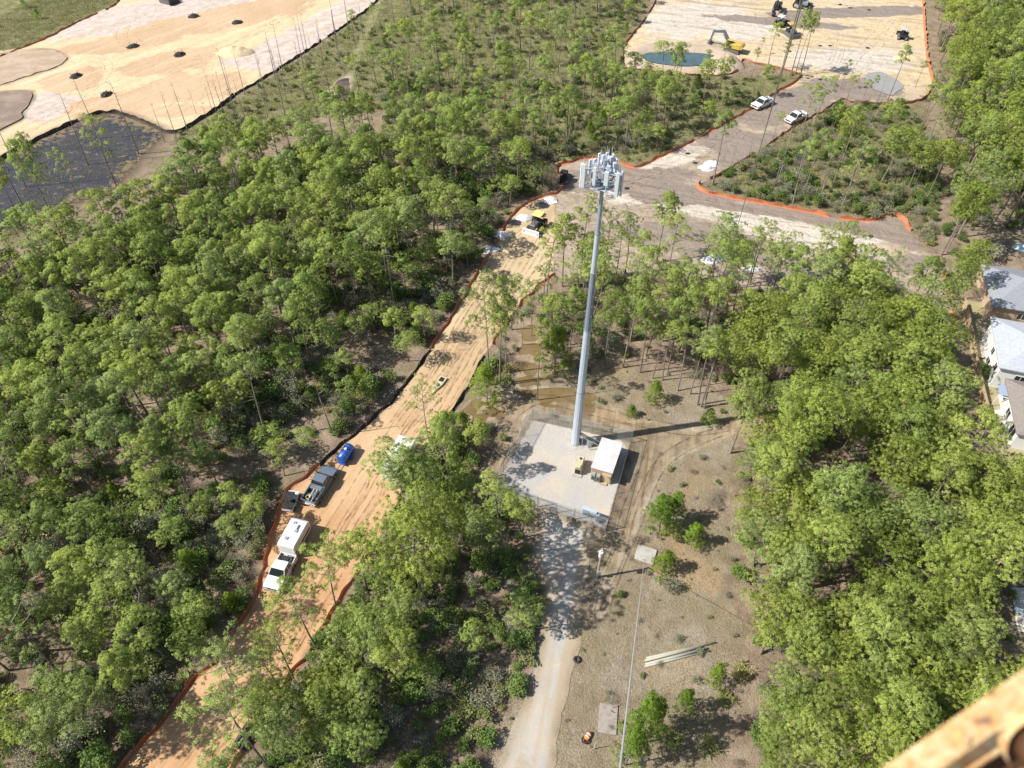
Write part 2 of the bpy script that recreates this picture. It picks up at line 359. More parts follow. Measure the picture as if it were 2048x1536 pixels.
# ---- soils
def dirvec(a, b): d = P(*b) - P(*a); return math.atan2(d[1], d[0])
A_ROAD = dirvec((560, 1100), (900, 650)); A_FIELD = dirvec((100, 260), (600, 60)); A_SITE = dirvec((1200, 380), (1800, 470)); A_DRIVE = dirvec((1060, 1450), (1130, 1100))
def stripes(t, ang, w=2.2, along=.05, seed=4): return t.noise(w, 2, .45, vec=t.mapping(-ang, (along, 1, 1)), seed=seed, dist=.3)
def c_road(t):
    s = stripes(t, A_ROAD, .9, .05); n1 = t.noise(.09, 3, .5, seed=5); n2 = t.noise(1.3, 5, .65, seed=6); n3 = t.noise(9, 3, .6, seed=7)
    y = t.N('ShaderNodeSeparateXYZ'); t.L(t.pos(), y.inputs[0])
    near = t.ramp(y.outputs[1], 48, 92, 1, 0)             # the near half is redder clay, the far half pale sand
    clay = t.mix(t.ramp(n1, .4, .6), (.49, .275, .14), (.57, .36, .20)); sand = t.mix(t.ramp(n1, .4, .6), (.48, .375, .23), (.56, .45, .29))
    c = t.mix(t.math('ADD', near, t.math('MULTIPLY', t.math('SUBTRACT', n2, .5), .8), True), sand, clay)
    c = t.mix(t.ramp(s, .46, .66, 0, .4), c, (.66, .47, .27)); c = t.mix(t.ramp(s, .30, .46, .38, 0), c, (.44, .28, .155))
    c = t.mix(t.ramp(n2, .56, .72, 0, .45), c, (.42, .25, .13)); c = t.mix(t.ramp(n3, .3, .6, .22, 0), c, (.25, .15, .08))
    return c, t.math('ADD', t.math('MULTIPLY', s, 1.0), t.math('ADD', n2, t.math('MULTIPLY', n3, .4)))
def attr_patch(t, name, amp=.9, sc_=.35, lo=0.0, hi=.12, seed=21):
    n = t.noise(sc_, 5, .6, seed=seed, dist=.4); return t.ramp(t.math('ADD', t.attr(name), t.math('MULTIPLY', t.math('SUBTRACT', n, .5), amp)), lo, hi, 0, 1, True)
def c_field(t):
    s = stripes(t, A_FIELD, .45, .10, 8); n2 = t.noise(.5, 5, .65, seed=6); n1 = t.noise(.05, 3, .5, seed=5)
    c = t.mix(t.ramp(n2, .35, .65), (.565, .44, .27), (.65, .52, .335))
    c = t.mix(attr_patch(t, 'pink', 1.0, .22, -.05, .25, 31), c, t.mix(t.ramp(n2, .35, .65), (.46, .38, .33), (.63, .535, .47)))
    c = t.mix(attr_patch(t, 'damp', 1.2, .16), c, t.mix(t.ramp(n1, .4, .6), (.50, .345, .21), (.56, .40, .255)))
    c = t.mix(t.ramp(s, .56, .68, 0, .38), c, (.47, .34, .20)); c = t.mix(t.ramp(s, .28, .42, .3, 0), c, (.80, .66, .44))
    c = t.mix(t.math('MULTIPLY', t.ramp(t.attr('wet'), .45, .8), .8), c, (.20, .15, .10))
    return c, t.math('ADD', t.math('MULTIPLY', s, 1.2), n2)
def c_site(t):
    s = stripes(t, A_SITE, .5, .16, 8); s2 = t.noise(.7, 4, .6, vec=t.mapping(-A_SITE - .9, (.12, 1, 1)), seed=14, dist=.8)
    n1 = t.noise(.06, 4, .55, seed=5, dist=.6); n2 = t.noise(.6, 5, .68, seed=6); n3 = t.noise(5, 3, .6, seed=7)
    y = t.N('ShaderNodeSeparateXYZ'); t.L(t.pos(), y.inputs[0])
    up = t.ramp(t.math('ADD', y.outputs[1], t.math('MULTIPLY', t.math('SUBTRACT', n1, .5), 40)), 162, 176)
    low = t.mix(t.ramp(n2, .36, .64), (.31, .245, .185), (.45, .365, .28))
    hi = t.mix(t.ramp(n2, .36, .64), (.54, .42, .26), (.68, .54, .345)); hi = t.mix(t.ramp(n1, .5, .6, 0, .5), hi, (.56, .47, .37))
    c = t.mix(up, low, hi)
    c = t.mix(attr_patch(t, 'white', 1.1, .3, -.05, .25, 33), c, t.mix(t.ramp(n2, .3, .7), (.52, .46, .385), (.68, .61, .52)))
    c = t.mix(t.ramp(s, .56, .68, 0, .5), c, (.27, .20, .15)); c = t.mix(t.ramp(s2, .60, .70, 0, .4), c, (.26, .195, .14)); c = t.mix(t.ramp(s, .28, .42, .3, 0), c, (.64, .54, .41))
    c = t.mix(attr_patch(t, 'silt', 1.0, .3), c, t.mix(n2, (.255, .205, .17), (.33, .27, .225)))
    c = t.mix(t.ramp(n3, .3, .6, .25, 0), c, (.2, .15, .1))
    t.L(t.ramp(attr_patch(t, 'silt', 1.0, .3), 0, 1, .92, .35), t.b.inputs['Roughness'])
    return c, t.math('ADD', t.math('MULTIPLY', s, 1.8), n2)
def c_gravel(t, tan=.25):
    n1 = t.noise(.25, 4, .6, seed=5); n2 = t.noise(2.2, 4, .65, seed=6); n3 = t.noise(14, 3, .75, seed=7)
    c = t.mix(t.ramp(n1, .4, .62), (.47, .45, .42), (.56, .49, .40)); c = t.mix(t.ramp(n2, .4, .7, 0, .3), c, (.36, .34, .31))
    c = t.mix(t.ramp(n3, .3, .52, .55, 0), c, (.22, .21, .2)); c = t.mix(t.ramp(n3, .55, .75, 0, .4), c, (.74, .73, .70))
    return c, t.math('ADD', n3, t.math('MULTIPLY', n2, .4))
def c_drive(t):
    c, h = c_gravel(t); s = stripes(t, A_DRIVE, .75, .05, 3); n = t.noise(.5, 4, .6, seed=8)
    c = t.mix(t.ramp(s, .5, .66, 0, .7), c, (.44, .345, .225)); c = t.mix(t.ramp(n, .56, .7, 0, .5), c, (.38, .29, .19))
    e = t.ramp(t.attr('edge'), .2, 1.5, .75, 0); c = t.mix(e, c, (.37, .28, .175))
    return c, h
def c_track(t):
    s = stripes(t, A_DRIVE, .9, .07, 3); n = t.noise(.6, 5, .65, seed=8); n3 = t.noise(6, 3, .6, seed=7); n1 = t.noise(.12, 3, .5, seed=5)
    c = t.mix(t.ramp(n, .38, .62), (.22, .17, .115), (.345, .27, .18)); c = t.mix(t.ramp(s, .54, .64, 0, .6), c, (.165, .115, .07))
    c = t.mix(t.ramp(n1, .58, .64, 0, .4), c, (.46, .32, .18)); c = t.mix(t.ramp(n3, .3, .6, .3, 0), c, (.14, .1, .06))
    return c, t.math('ADD', t.math('MULTIPLY', s, 2.0), n)
sheet('haul_road', WP['road'], .035, sheet_mat('haul_road_soil', c_road, .35, .5, bump=(.35, .15)), 1.6, .25, .05)
sheet('sand_field', WP['field'], .05, sheet_mat('field_sand', c_field, .5, .8, bump=(.5, .4)), 1.8, .3, .12, extra=lambda v: {'damp': patches(v, DAMPS), 'pink': np.maximum(patches(v, [(350, 20, 40, 11, .5), (230, 50, 18, 7, .5), (90, 215, 8, 8, .4), (1e3, 0, 1, 1, 0)]), np.clip(sdf(v, W([(430, 122), (520, 90), (600, 45), (700, -10), (790, -30), (760, 20), (700, 60), (600, 120), (545, 150), (470, 142)])) / 6, -1, 1))})
sheet('construction_ground', WP['site'], .02, sheet_mat('site_soil', c_site, .4, .5, bump=(.8, .5)), 1.7, .3, .12, extra=lambda v: {'silt': patches(v, SILTS), 'white': patches(v, WHITES)})
sheet('muddy_track', WP['track'], .012, sheet_mat('track_mud', c_track, .9, 1.3), 1.5, .5, .02)
sheet('flooded_trail', WP['trail'], .012, sheet_mat('trail_mud', c_track, .9, 1.3), 1.5, .5)
sheet('far_trail', WP['fartrail'], .014, sheet_mat('trail_sand', lambda t: (t.mix(t.noise(.5, 4, .6), (.34, .26, .19), (.47, .37, .28)), t.noise(1.5)), .8, 1.0), 2, .5)
sheet('gravel_drive', WP['drive'], .05, sheet_mat('drive_gravel', c_drive, .7, 1.0, bump=(.6, .08)), 1.5, .4)
sheet('gravel_pad', WP['pad'], .075, sheet_mat('pad_gravel', c_gravel, .25, .35, bump=(.6, .08)), 1.5, .08)
# clay shoulders and drying patches that read as their own colour in the photo
def blob(name, cx, cy, rx, ry, z, m, seed=0, jit=.25, n=20, ang=0, step=1.2):
    """irregular patch round a picture point, radii in metres"""
    c = P(cx, cy); pts = []
    for i in range(n):
        a = 2 * math.pi * i / n; k = 1 + jit * mnoise.noise((math.cos(a) * 1.4 + seed * 5.1, math.sin(a) * 1.4, seed)) * 2
        x, y = rx * math.cos(a) * k, ry * math.sin(a) * k
        pts.append(c + np.array([x * math.cos(ang) - y * math.sin(ang), x * math.sin(ang) + y * math.cos(ang)]))
    return sheet(name, smooth_poly(pts, step=.5), z, m, step, 0)
def water(name, c, rough=.06, muddy=(.20, .13, .07), film=.0, bumps=.02):
    t = NT(name, rough, .5); n = t.noise(.25, 4, .6); n2 = t.noise(1.8, 4, .6, seed=2)
    col = t.mix(t.ramp(n, .42, .6), c, muddy)
    if film:
        g = t.noise(.8, 6, .7, seed=4); k = t.ramp(t.math('ADD', g, t.math('MULTIPLY', t.ramp(t.attr('edge'), 0, 4, 1, 0), .16)), .60 - film, .68 - film)
        fc, fh = floor_color(t); col = t.mix(k, col, t.mix(n2, (.16, .12, .07), (.30, .22, .13)))
        t.L(t.ramp(k, 0, 1, rough, .9), t.b.inputs['Roughness'])
    t.color(col); t.bump(n2, .12, bumps); t.b.inputs['IOR'].default_value = 1.33; return t.m
sheet('marsh_water', WP['marsh'], .03, water('marsh_water', (.050, .050, .060), .07, (.075, .066, .068), film=.015), 2.5, 1.2)
sheet('pond_water', WP['ponda'] , .33, water('tan_pond', (.44, .32, .21), .2, (.54, .41, .28)), 2.5, .9)
sheet('pond_water', WP['pondb'], .335, water('brown_pond', (.26, .19, .14), .15, (.36, .27, .19)), 2.5, .2)
PUD = water('puddle_water', (.16, .115, .05), .08, (.22, .155, .08)); PUD_T = water('silt_puddle', (.22, .16, .12), .12, (.30, .22, .17))
for i, (cx, cy, rx, ry, a) in enumerate([(1130, 800, 6.5, 1.7, -.2), (965, 822, 2.6, 2.2, .3), (960, 1000, 1.6, 1.2, .6)]): blob('puddle', cx, cy, rx, ry, .03, PUD, i, .35, ang=a)
for i, (cx, cy, rx, ry, a) in enumerate([(1058, 665, 2.0, 1.6, .1), (1062, 700, 2.2, 1.5, .1), (1055, 735, 2.0, 1.3, 0), (1062, 762, 2.0, 1.0, 0)]): blob('puddle', cx, cy, rx, ry, .03, PUD, 10 + i, .35, ang=a)
sheet('trail_puddle', WP['farwater'], .03, water('purple_puddle', (.075, .06, .065), .12), 2, .5)
# lined basin with blue water: a sand berm ring around it
def ring_berm(name, inner, outer, h, m):
    n = 64; mb = MB(); a = smooth_poly(inner, step=.3); b = smooth_poly(outer, step=.3)
    def rs(p): 
        idx = np.linspace(0, len(p), n, endpoint=False).astype(int); return p[idx]
    a, b = rs(a), rs(b); v = []
    for k, z in ((0, .16), (.35, h), (.55, h), (1, .1)):
        v += [(*(a[i] * (1 - k) + b[i] * k), z + .08 * mnoise.noise((a[i][0], k * 3, 1))) for i in range(n)]
    f = [(r_ * n + i, (r_ + 1) * n + i, (r_ + 1) * n + (i + 1) % n, r_ * n + (i + 1) % n) for r_ in range(3) for i in range(n)]
    o = mb.add(v, f).build(name, m, smooth=True); recalc(o); tag(o, kind='structure'); return o
ring_berm('basin_berm', W([(1284, 113), (1300, 106), (1340, 104), (1385, 106), (1428, 110), (1436, 122), (1424, 132), (1390, 136), (1345, 135), (1303, 129), (1286, 121)]),
          W([(1252, 108), (1280, 92), (1330, 84), (1390, 86), (1450, 96), (1474, 115), (1468, 138), (1400, 146), (1340, 146), (1280, 140), (1254, 128), (1248, 118)]), .7,
          sheet_mat('berm_soil', lambda t: (t.mix(t.noise(.5, 4, .6), (.40, .31, .235), (.52, .42, .32)), t.noise(1.5)), 0))
t = NT('blue_water', .15, .5); t.color(t.mix(t.noise(.35, 4, .6, dist=1), (.04, .08, .095), (.13, .19, .205))); t.bump(t.noise(2.5), .15, .03)
sheet('basin_water', WP['blue'], .30, t.m, 2, .1)
blob('grey_silt_pool', 1765, 166, 3.8, 6, .26, sheet_mat('grey_silt', lambda t: (t.mix(t.noise(.5, 4, .6), (.25, .25, .25), (.36, .35, .34)), t.noise(2)), 0, rough=.6), 3, .15)
# piled soil beside the berm and along the site
def mound(name, cx, cy, rx, ry, h, m, seed=0, ang=0, kind='structure'):
    c = P(cx, cy); n = 28; mb = MB(); v = [(0, 0, h)]; K = 9
    for k in range(1, K + 1):
        q = k / K
        for i in range(n):
            a = 2 * math.pi * i / n; r = q * (1 + .25 * mnoise.noise((math.cos(a) * 2 + seed, math.sin(a) * 2, seed)))
            x, y = rx * r * math.cos(a), ry * r * math.sin(a)
            z = h * (1 - q ** 1.6) + h * .25 * mnoise.noise((x * .9, y * .9, seed * 3.0)) * (1 - q) ** .5
            v.append((x * math.cos(ang) - y * math.sin(ang), x * math.sin(ang) + y * math.cos(ang), max(z, 0) - (.12 if k == K else 0)))
    f = [(0, 1 + i, 1 + (i + 1) % n) for i in range(n)] + [(1 + (k - 1) * n + i, 1 + k * n + i, 1 + k * n + (i + 1) % n, 1 + (k - 1) * n + (i + 1) % n) for k in range(1, K) for i in range(n)]
    o = mb.add(v, f).build(name, m, smooth=True); o.location = (c[0], c[1], .12); tag(o, kind=kind); return o
SOILP = sheet_mat('piled_soil', lambda t: (t.mix(t.noise(.7, 5, .65), (.34, .26, .19), (.52, .42, .31)), t.noise(1.6)), 0)
SANDP = sheet_mat('piled_sand', lambda t: (t.mix(t.noise(.7, 5, .65), (.55, .42, .25), (.72, .58, .37)), t.noise(1.6)), 0)
mound('soil_mound', 1452, 128, 4.5, 4.5, 2.0, SOILP, 1); mound('soil_mound', 1415, 90, 5, 2.5, 1.0, SOILP, 2)
mound('sand_mound', 470, 107, 5, 3, 1.6, SANDP, 3); mound('sand_mound', 1815, 118, 4, 2, .8, SANDP, 4)
mound('soil_mound', 1690, 512, 5, 2, .7, SOILP, 5, -.2); mound('soil_mound', 1780, 500, 4, 2, .6, SOILP, 6)

# ---- tyre tracks pressed into the soils: real strips a few millimetres proud, broken up where the soil is dry
def track_mat(name, c, cover=.5):
    t = NT(name, .95, .15); n = t.noise(.9, 5, .65, seed=3); n2 = t.noise(7, 3, .6, seed=5); t.color(t.mix(n2, tuple(x * .8 for x in c), tuple(x * 1.15 for x in c)))
    e = t.ramp(t.attr('edge'), 0, 1, -.25, .08); t.L(t.ramp(t.math('ADD', n, e), cover, cover + .22, 0, .6), t.b.inputs['Alpha']); return t.m
TR_F = track_mat('field_track', (.50, .36, .215), .44); TR_S = track_mat('site_rut', (.25, .185, .135), .46); TR_R = track_mat('road_track', (.44, .30, .18), .40); TR_L = track_mat('light_track', (.60, .49, .34), .5); TR_M = track_mat('mud_rut', (.17, .12, .08), .42)
def rut(pts, m, z, gauge=1.9, w_=.42, n_off=(0,)):
    line = smooth_poly(W(pts), False, 1.0); d = np.gradient(line, axis=0); d /= np.linalg.norm(d, axis=1)[:, None]; nn = np.stack([-d[:, 1], d[:, 0]], 1); v = []; f = []; ed = []
    wob = np.array([mnoise.noise((i * .15, pts[0][0], 2)) for i in range(len(line))])[:, None] * .5
    for off in n_off:
        for s in (-1, 1):
            b = len(v); c = line + nn * (s * gauge / 2 + off + wob)
            for i, q in enumerate(c):
                for k, e in ((-1, 0), (0, 1), (1, 0)): a_ = q + nn[i] * k * w_ / 2; v.append((a_[0], a_[1], z + .004 * e)); ed.append(e)
            f += [(b + i * 3 + k, b + (i + 1) * 3 + k, b + (i + 1) * 3 + k + 1, b + i * 3 + k + 1) for i in range(len(c) - 1) for k in range(2)]
    me = bpy.data.meshes.new('tyre_track'); me.from_pydata(v, [], f); me.attributes.new('edge', 'FLOAT', 'POINT').data.foreach_set('value', np.array(ed, np.float32)); me.materials.append(m)
    o = bpy.data.objects.new('tyre_track', me); COL.objects.link(o); tag(o, kind='structure'); return o
zz = .34
for i, p in enumerate([[(0, 300), (80, 250), (170, 215), (260, 160), (340, 100), (430, 60), (520, 0)], [(20, 280), (120, 225), (200, 165), (215, 130), (180, 120)], [(160, 235), (240, 200), (330, 160), (420, 120), (520, 60), (640, 0)], [(330, 235), (400, 190), (440, 150), (420, 125), (370, 130), (340, 150)], [(270, 65), (330, 50), (400, 25), (470, -10)], [(280, 90), (260, 70), (275, 45), (320, 20)], [(130, 200), (180, 180), (210, 150), (240, 110), (300, 80)], [(360, 225), (430, 175), (500, 140)], [(380, 120), (460, 95), (560, 40), (640, -10)], [(60, 230), (110, 240), (150, 225), (180, 190)]]):
    rut(p, TR_F if i % 3 else TR_L, zz + .006 * i, n_off=(0, 2.6) if i % 2 else (0,))
zz = .30
for i, p in enumerate([[(1130, 400), (1230, 375), (1330, 350), (1420, 320), (1500, 270), (1560, 210), (1620, 170)], [(1150, 430), (1260, 400), (1330, 360), (1400, 330), (1470, 280), (1530, 230)], [(1180, 440), (1300, 400), (1420, 410), (1540, 440), (1660, 460), (1780, 500)], [(1150, 470), (1280, 430), (1400, 440), (1560, 480), (1700, 530), (1830, 560)], [(1200, 500), (1330, 500), (1450, 480), (1560, 500), (1680, 560)], [(1240, 360), (1290, 350), (1350, 318), (1420, 310)], [(1600, 180), (1650, 150), (1680, 100), (1640, 60), (1560, 30)], [(1700, 190), (1720, 130), (1760, 90), (1800, 40)], [(1500, 110), (1580, 100), (1660, 110), (1740, 90)], [(1350, 70), (1420, 50), (1500, 60), (1580, 110)], [(1640, 190), (1700, 160), (1760, 130), (1830, 140)], [(1150, 380), (1200, 400), (1210, 430), (1160, 470), (1120, 520)]]):
    rut(p, TR_S if i % 4 else TR_L, zz + .006 * i, n_off=(0, 2.9) if i % 2 else (0, .8))
zz = .165
for i, p in enumerate([[(1070, 440), (1000, 520), (930, 640), (880, 740), (800, 850), (700, 1000), (600, 1180), (480, 1360), (330, 1536)], [(1090, 470), (1030, 560), (960, 660), (900, 760), (830, 860), (750, 960), (660, 1120), (560, 1290), (420, 1500)], [(1085, 540), (1020, 600), (960, 690), (900, 790), (850, 850), (810, 880), (830, 850), (860, 860)], [(1010, 540), (950, 620), (900, 700), (850, 770), (790, 850)], [(700, 1050), (740, 1000), (760, 940), (800, 880)], [(1050, 470), (990, 560), (930, 650), (860, 760)]]):
    rut(p, TR_R, zz + .006 * i, n_off=(0, 1.0) if i % 2 else (0,))
for i, p in enumerate([[(1500, 840), (1420, 870), (1340, 910), (1290, 990), (1250, 1090), (1215, 1180), (1200, 1230)], [(1310, 900), (1275, 980), (1240, 1080), (1200, 1190), (1190, 1220)], [(1230, 830), (1300, 850), (1400, 860), (1500, 845)], [(950, 980), (985, 900), (1015, 840), (1080, 800), (1180, 820), (1280, 850)]]):
    rut(p, TR_M, .075 + .006 * i, 1.7, .5)
# ------------------------------------------------------------------ foliage and bark
def leaf_mat(name, dark, light, yellow=(.30, .32, .05), trans=.35, yel=.35, grey=None):
    t = NT(name, .6, .25)
    oi = t.N('ShaderNodeObjectInfo'); rnd = oi.outputs['Random']
    n = t.noise(1.1, 4, .6); big = t.noise(.035, 2, .5, seed=3)
    c = t.mix(t.ramp(n, .35, .65), dark, light)
    c = t.mix(t.ramp(rnd, 0, 1, 0, .62), c, tuple(x * .62 for x in dark))
    r2 = t.math('FRACT', t.math('MULTIPLY', rnd, 7.31))
    c = t.mix(t.math('MULTIPLY', t.ramp(t.math('ADD', r2, t.math('MULTIPLY', big, .6)), .35, 1.3), yel * 1.6, True), c, yellow)
    if grey: 
        r3 = t.math('FRACT', t.math('MULTIPLY', rnd, 17.7)); c = t.mix(t.ramp(r3, .6, .95, 0, .6), c, grey)
    t.color(c)
    tr = t.N('ShaderNodeBsdfTranslucent'); t.L(c, tr.inputs[0]); ms = t.N('ShaderNodeMixShader'); ms.inputs[0].default_value = trans
    t.L(t.b.outputs[0], ms.inputs[1]); t.L(tr.outputs[0], ms.inputs[2]); t.L(ms.outputs[0], t.t.nodes['Material Output'].inputs[0])
    return t.m
def bark_mat(name, a, b):
    t = NT(name, .95, .15); n = t.noise(3, 4, .6, vec=t.mapping(0, (1, 1, .25))); oi = t.N('ShaderNodeObjectInfo')
    c = t.mix(t.ramp(n, .35, .65), a, b); c = t.mix(t.ramp(oi.outputs['Random'], 0, 1, 0, .5), c, tuple(x * .6 for x in a)); t.color(c); t.bump(n, .6, .05); return t.m
M_NEEDLE = leaf_mat('pine_needles', (.30, .415, .10), (.44, .555, .155), (.56, .61, .14), .32, .34, grey=(.36, .44, .185))
M_NEEDLE_Y = leaf_mat('bright_pine_needles', (.285, .375, .072), (.42, .50, .11), (.52, .56, .12), .28, .26, grey=(.33, .43, .15))
M_YOUNG = leaf_mat('young_needles', (.17, .30, .035), (.28, .42, .06), (.42, .50, .06), .42, .25)
M_LEAF = leaf_mat('shrub_leaves', (.15, .22, .065), (.28, .34, .13), (.46, .44, .17), .35, .3, grey=(.38, .35, .26))
M_LEAFD = leaf_mat('evergreen_leaves', (.12, .205, .05), (.22, .33, .08), (.36, .41, .11), .3, .2)
M_GREYL = leaf_mat('grey_leaves', (.25, .275, .18), (.38, .39, .28), (.48, .43, .27), .35, .3)
M_PALM = leaf_mat('palmetto_leaves', (.28, .31, .10), (.42, .44, .18), (.55, .50, .2), .35, .4)
M_TWIG = leaf_mat('bare_twigs', (.24, .195, .155), (.42, .36, .29), (.38, .28, .19), .05, .3)
M_BARK = bark_mat('pine_bark', (.20, .155, .125), (.36, .30, .25))
M_SNAG = bark_mat('dead_wood', (.19, .16, .14), (.38, .34, .305))
M_GRASS = leaf_mat('dry_grass', (.36, .295, .185), (.56, .47, .31), (.54, .43, .26), .3, .3)
M_GRASSG = leaf_mat('green_grass', (.22, .27, .09), (.38, .38, .17), (.55, .47, .26), .3, .45)

def rdir(r, up=0.0):
    v = r.normal(size=3); v[2] = v[2] + up; return v / (np.linalg.norm(v) + 1e-9)
def blades(r, centers, nb, ln, wd, up=.6, outward=None):
    """many narrow four-sided needle bundles radiating from each centre"""
    C = np.repeat(np.asarray(centers, float), nb, 0); n = len(C)
    d = r.normal(size=(n, 3)); d[:, 2] += up
    if outward is not None: d += np.repeat(outward, nb, 0)
    d /= np.linalg.norm(d, axis=1)[:, None] + 1e-9
    L = ln * r.uniform(.65, 1.15, n)[:, None]; s = np.cross(d, r.normal(size=(n, 3))); s /= np.linalg.norm(s, axis=1)[:, None] + 1e-9
    Wd = wd * r.uniform(.7, 1.3, n)[:, None]
    a = C + d * L * .05
    if outward is not None:      # keep each bundle's front side on the outside of its clump
        o_ = np.repeat(outward, nb, 0); nn = np.cross(s, d); fl = (nn * (o_ + np.array([0, 0, .35]))).sum(1) < 0; s[fl] *= -1
    m1 = C + d * L * .6 + s * Wd / 2; m2 = C + d * L * .6 - s * Wd / 2; e = C + d * L + np.array([0, 0, -.06]) * L
    return np.stack([a, m1, e, m2], 1).reshape(-1, 3)
def clump_normals(me, outward, nb):
    """light each clump as a rounded mass of fine needles: normals lean outwards from the clump"""
    o_ = np.repeat(np.asarray(outward, float), nb, 0); o_ = o_ / (np.linalg.norm(o_, axis=1)[:, None] + 1e-6)
    n = len(me.polygons); fn = np.zeros(n * 3, np.float32); me.polygons.foreach_get('normal', fn); fn = fn.reshape(-1, 3)
    k = o_ * .8 + fn * .45 + np.array([0, 0, .18]); k /= np.linalg.norm(k, axis=1)[:, None]
    me.normals_split_custom_set(np.repeat(k, 4, 0).astype(np.float32))
def quads_for(v): return np.arange(len(v)).reshape(-1, 4)
def leaves(r, centers, spread, per, size):
    C = np.repeat(np.asarray(centers, float), per, 0) + r.normal(size=(len(centers) * per, 3)) * spread
    n = len(C); nrm = r.normal(size=(n, 3)); nrm[:, 2] = np.abs(nrm[:, 2]) + .5; nrm /= np.linalg.norm(nrm, axis=1)[:, None]
    u = np.cross(nrm, r.normal(size=(n, 3))); u /= np.linalg.norm(u, axis=1)[:, None]; v = np.cross(nrm, u)
    s = size * r.uniform(.6, 1.3, n)[:, None]
    return np.stack([C - u * s * .5, C - v * s * .28, C + u * s * .5, C + v * s * .28], 1).reshape(-1, 3)

def make_pine(seed, H, crad, cbase, nlobe, per, nb, ln, wd, shape='round', mat=None, lean=.03, trunk_r=.15, lobe_r=.85):
    """a trunk mesh (with limbs) and a crown mesh of needle tufts gathered in lobes at the limb ends"""
    r = np.random.default_rng(seed); mb = MB()
    lx, ly = r.normal(size=2) * lean * H; bend = r.normal(size=2) * .02 * H
    def axis(q): return np.array([lx * q + bend[0] * math.sin(q * 3), ly * q + bend[1] * math.sin(q * 3), H * q])
    path = [axis(q) for q in np.linspace(0, .97, 8)]; path[0][2] = -.3
    mb.tube(path, [trunk_r * (1.15 if i == 0 else 1 - .8 * i / 7) for i in range(8)], 6)
    cen, out = [], []
    for i in range(nlobe):
        q = (i + .5) / nlobe; zq = cbase + (1 - cbase) * q * .97
        if shape == 'round': prof = math.sqrt(max(.05, 1 - (1.35 * q - .45) ** 2 * 1.1))
        elif shape == 'flat': prof = (.6 + .4 * math.sin(min(1, q * 1.3) * math.pi * .6)) * (1 - .6 * max(0, q - .72) / .28)
        elif shape == 'cone': prof = max(.1, 1 - q * .95)
        else: prof = 1
        a = i * 2.4 + r.uniform(-.5, .5); L = crad * prof * r.uniform(.55, 1.0)
        if i > nlobe - 3: L *= .4
        b = axis(zq); rise = (.2 + .35 * q) * L; e = b + np.array([math.cos(a) * L, math.sin(a) * L, rise]); m = (b + e) / 2 + np.array([0, 0, -.07 * L])
        mb.tube([b, m, e], [.055, .035, .015] if H > 6 else [.02, .015, .008], 3, False)
        lr = lobe_r * r.uniform(.75, 1.25) * (crad / 2.6 if H > 6 else 1); pts = []
        n = max(3, int(per * r.uniform(.75, 1.3)))
        for _ in range(n * 5):
            d = r.normal(size=3); d[2] = abs(d[2]) * 1.0 - .25; d /= np.linalg.norm(d)
            c = e + d * lr * np.array([1, 1, .72]) * r.uniform(.72, 1.05)
            if all(np.linalg.norm(c - p) > lr * .34 for p in pts): pts.append(c); out.append(d * .55)
            if len(pts) >= n: break
        for j in range(2):      # foliage along the outer limb
            c = b + (e - b) * r.uniform(.45, .8) + r.normal(size=3) * .18 + np.array([0, 0, .15]); pts.append(c); out.append(np.array([0, 0, .4]))
        cen += pts
    if H > 8:
        for j in range(6):
            b = axis(cbase * r.uniform(.55, 1.0)); a = r.uniform(0, 6.3); L = r.uniform(.5, 1.7)
            mb.tube([b, b + np.array([math.cos(a) * L, math.sin(a) * L, .15])], [.03, .01], 3, False)
    v = blades(r, np.array(cen), nb, ln, wd, .25, np.array(out))
    crown = fast_mesh('crown', v, quads_for(v), mat or M_NEEDLE, True); clump_normals(crown, out, nb)
    tr = bpy.data.meshes.new('trunk'); tr.from_pydata([tuple(q) for q in np.concatenate(mb.v)], [], mb.f); tr.materials.append(M_BARK)
    return tr, crown, H
def make_snag(seed, H, twigs=8, r0=.13):
    r = np.random.default_rng(seed); mb = MB(); lx, ly = r.normal(size=2) * .025 * H
    mb.tube([(lx * q, ly * q, H * q - (.3 if q == 0 else 0)) for q in np.linspace(0, 1, 6)], [r0 * (1 - .85 * i / 5) for i in range(6)], 6)
    for i in range(twigs):
        q = r.uniform(.6, .98); a = r.uniform(0, 6.3); L = r.uniform(.4, 1.5) * (1.3 - q * .6); b = np.array([lx * q, ly * q, H * q]); e = b + np.array([math.cos(a) * L, math.sin(a) * L, L * r.uniform(0, .7)])
        mb.tube([b, (b + e) / 2 + np.array([0, 0, -.06]), e], [.045, .03, .012], 3, False)
        if r.random() < .5:
            m = (b + e) / 2; mb.tube([m, m + np.array([math.cos(a + .9), math.sin(a + .9), .5]) * L * .4], [.025, .01], 3, False)
    me = bpy.data.meshes.new('trunk'); me.from_pydata([tuple(q) for q in np.concatenate(mb.v)], [], mb.f); me.materials.append(M_SNAG); return me

PV = {}
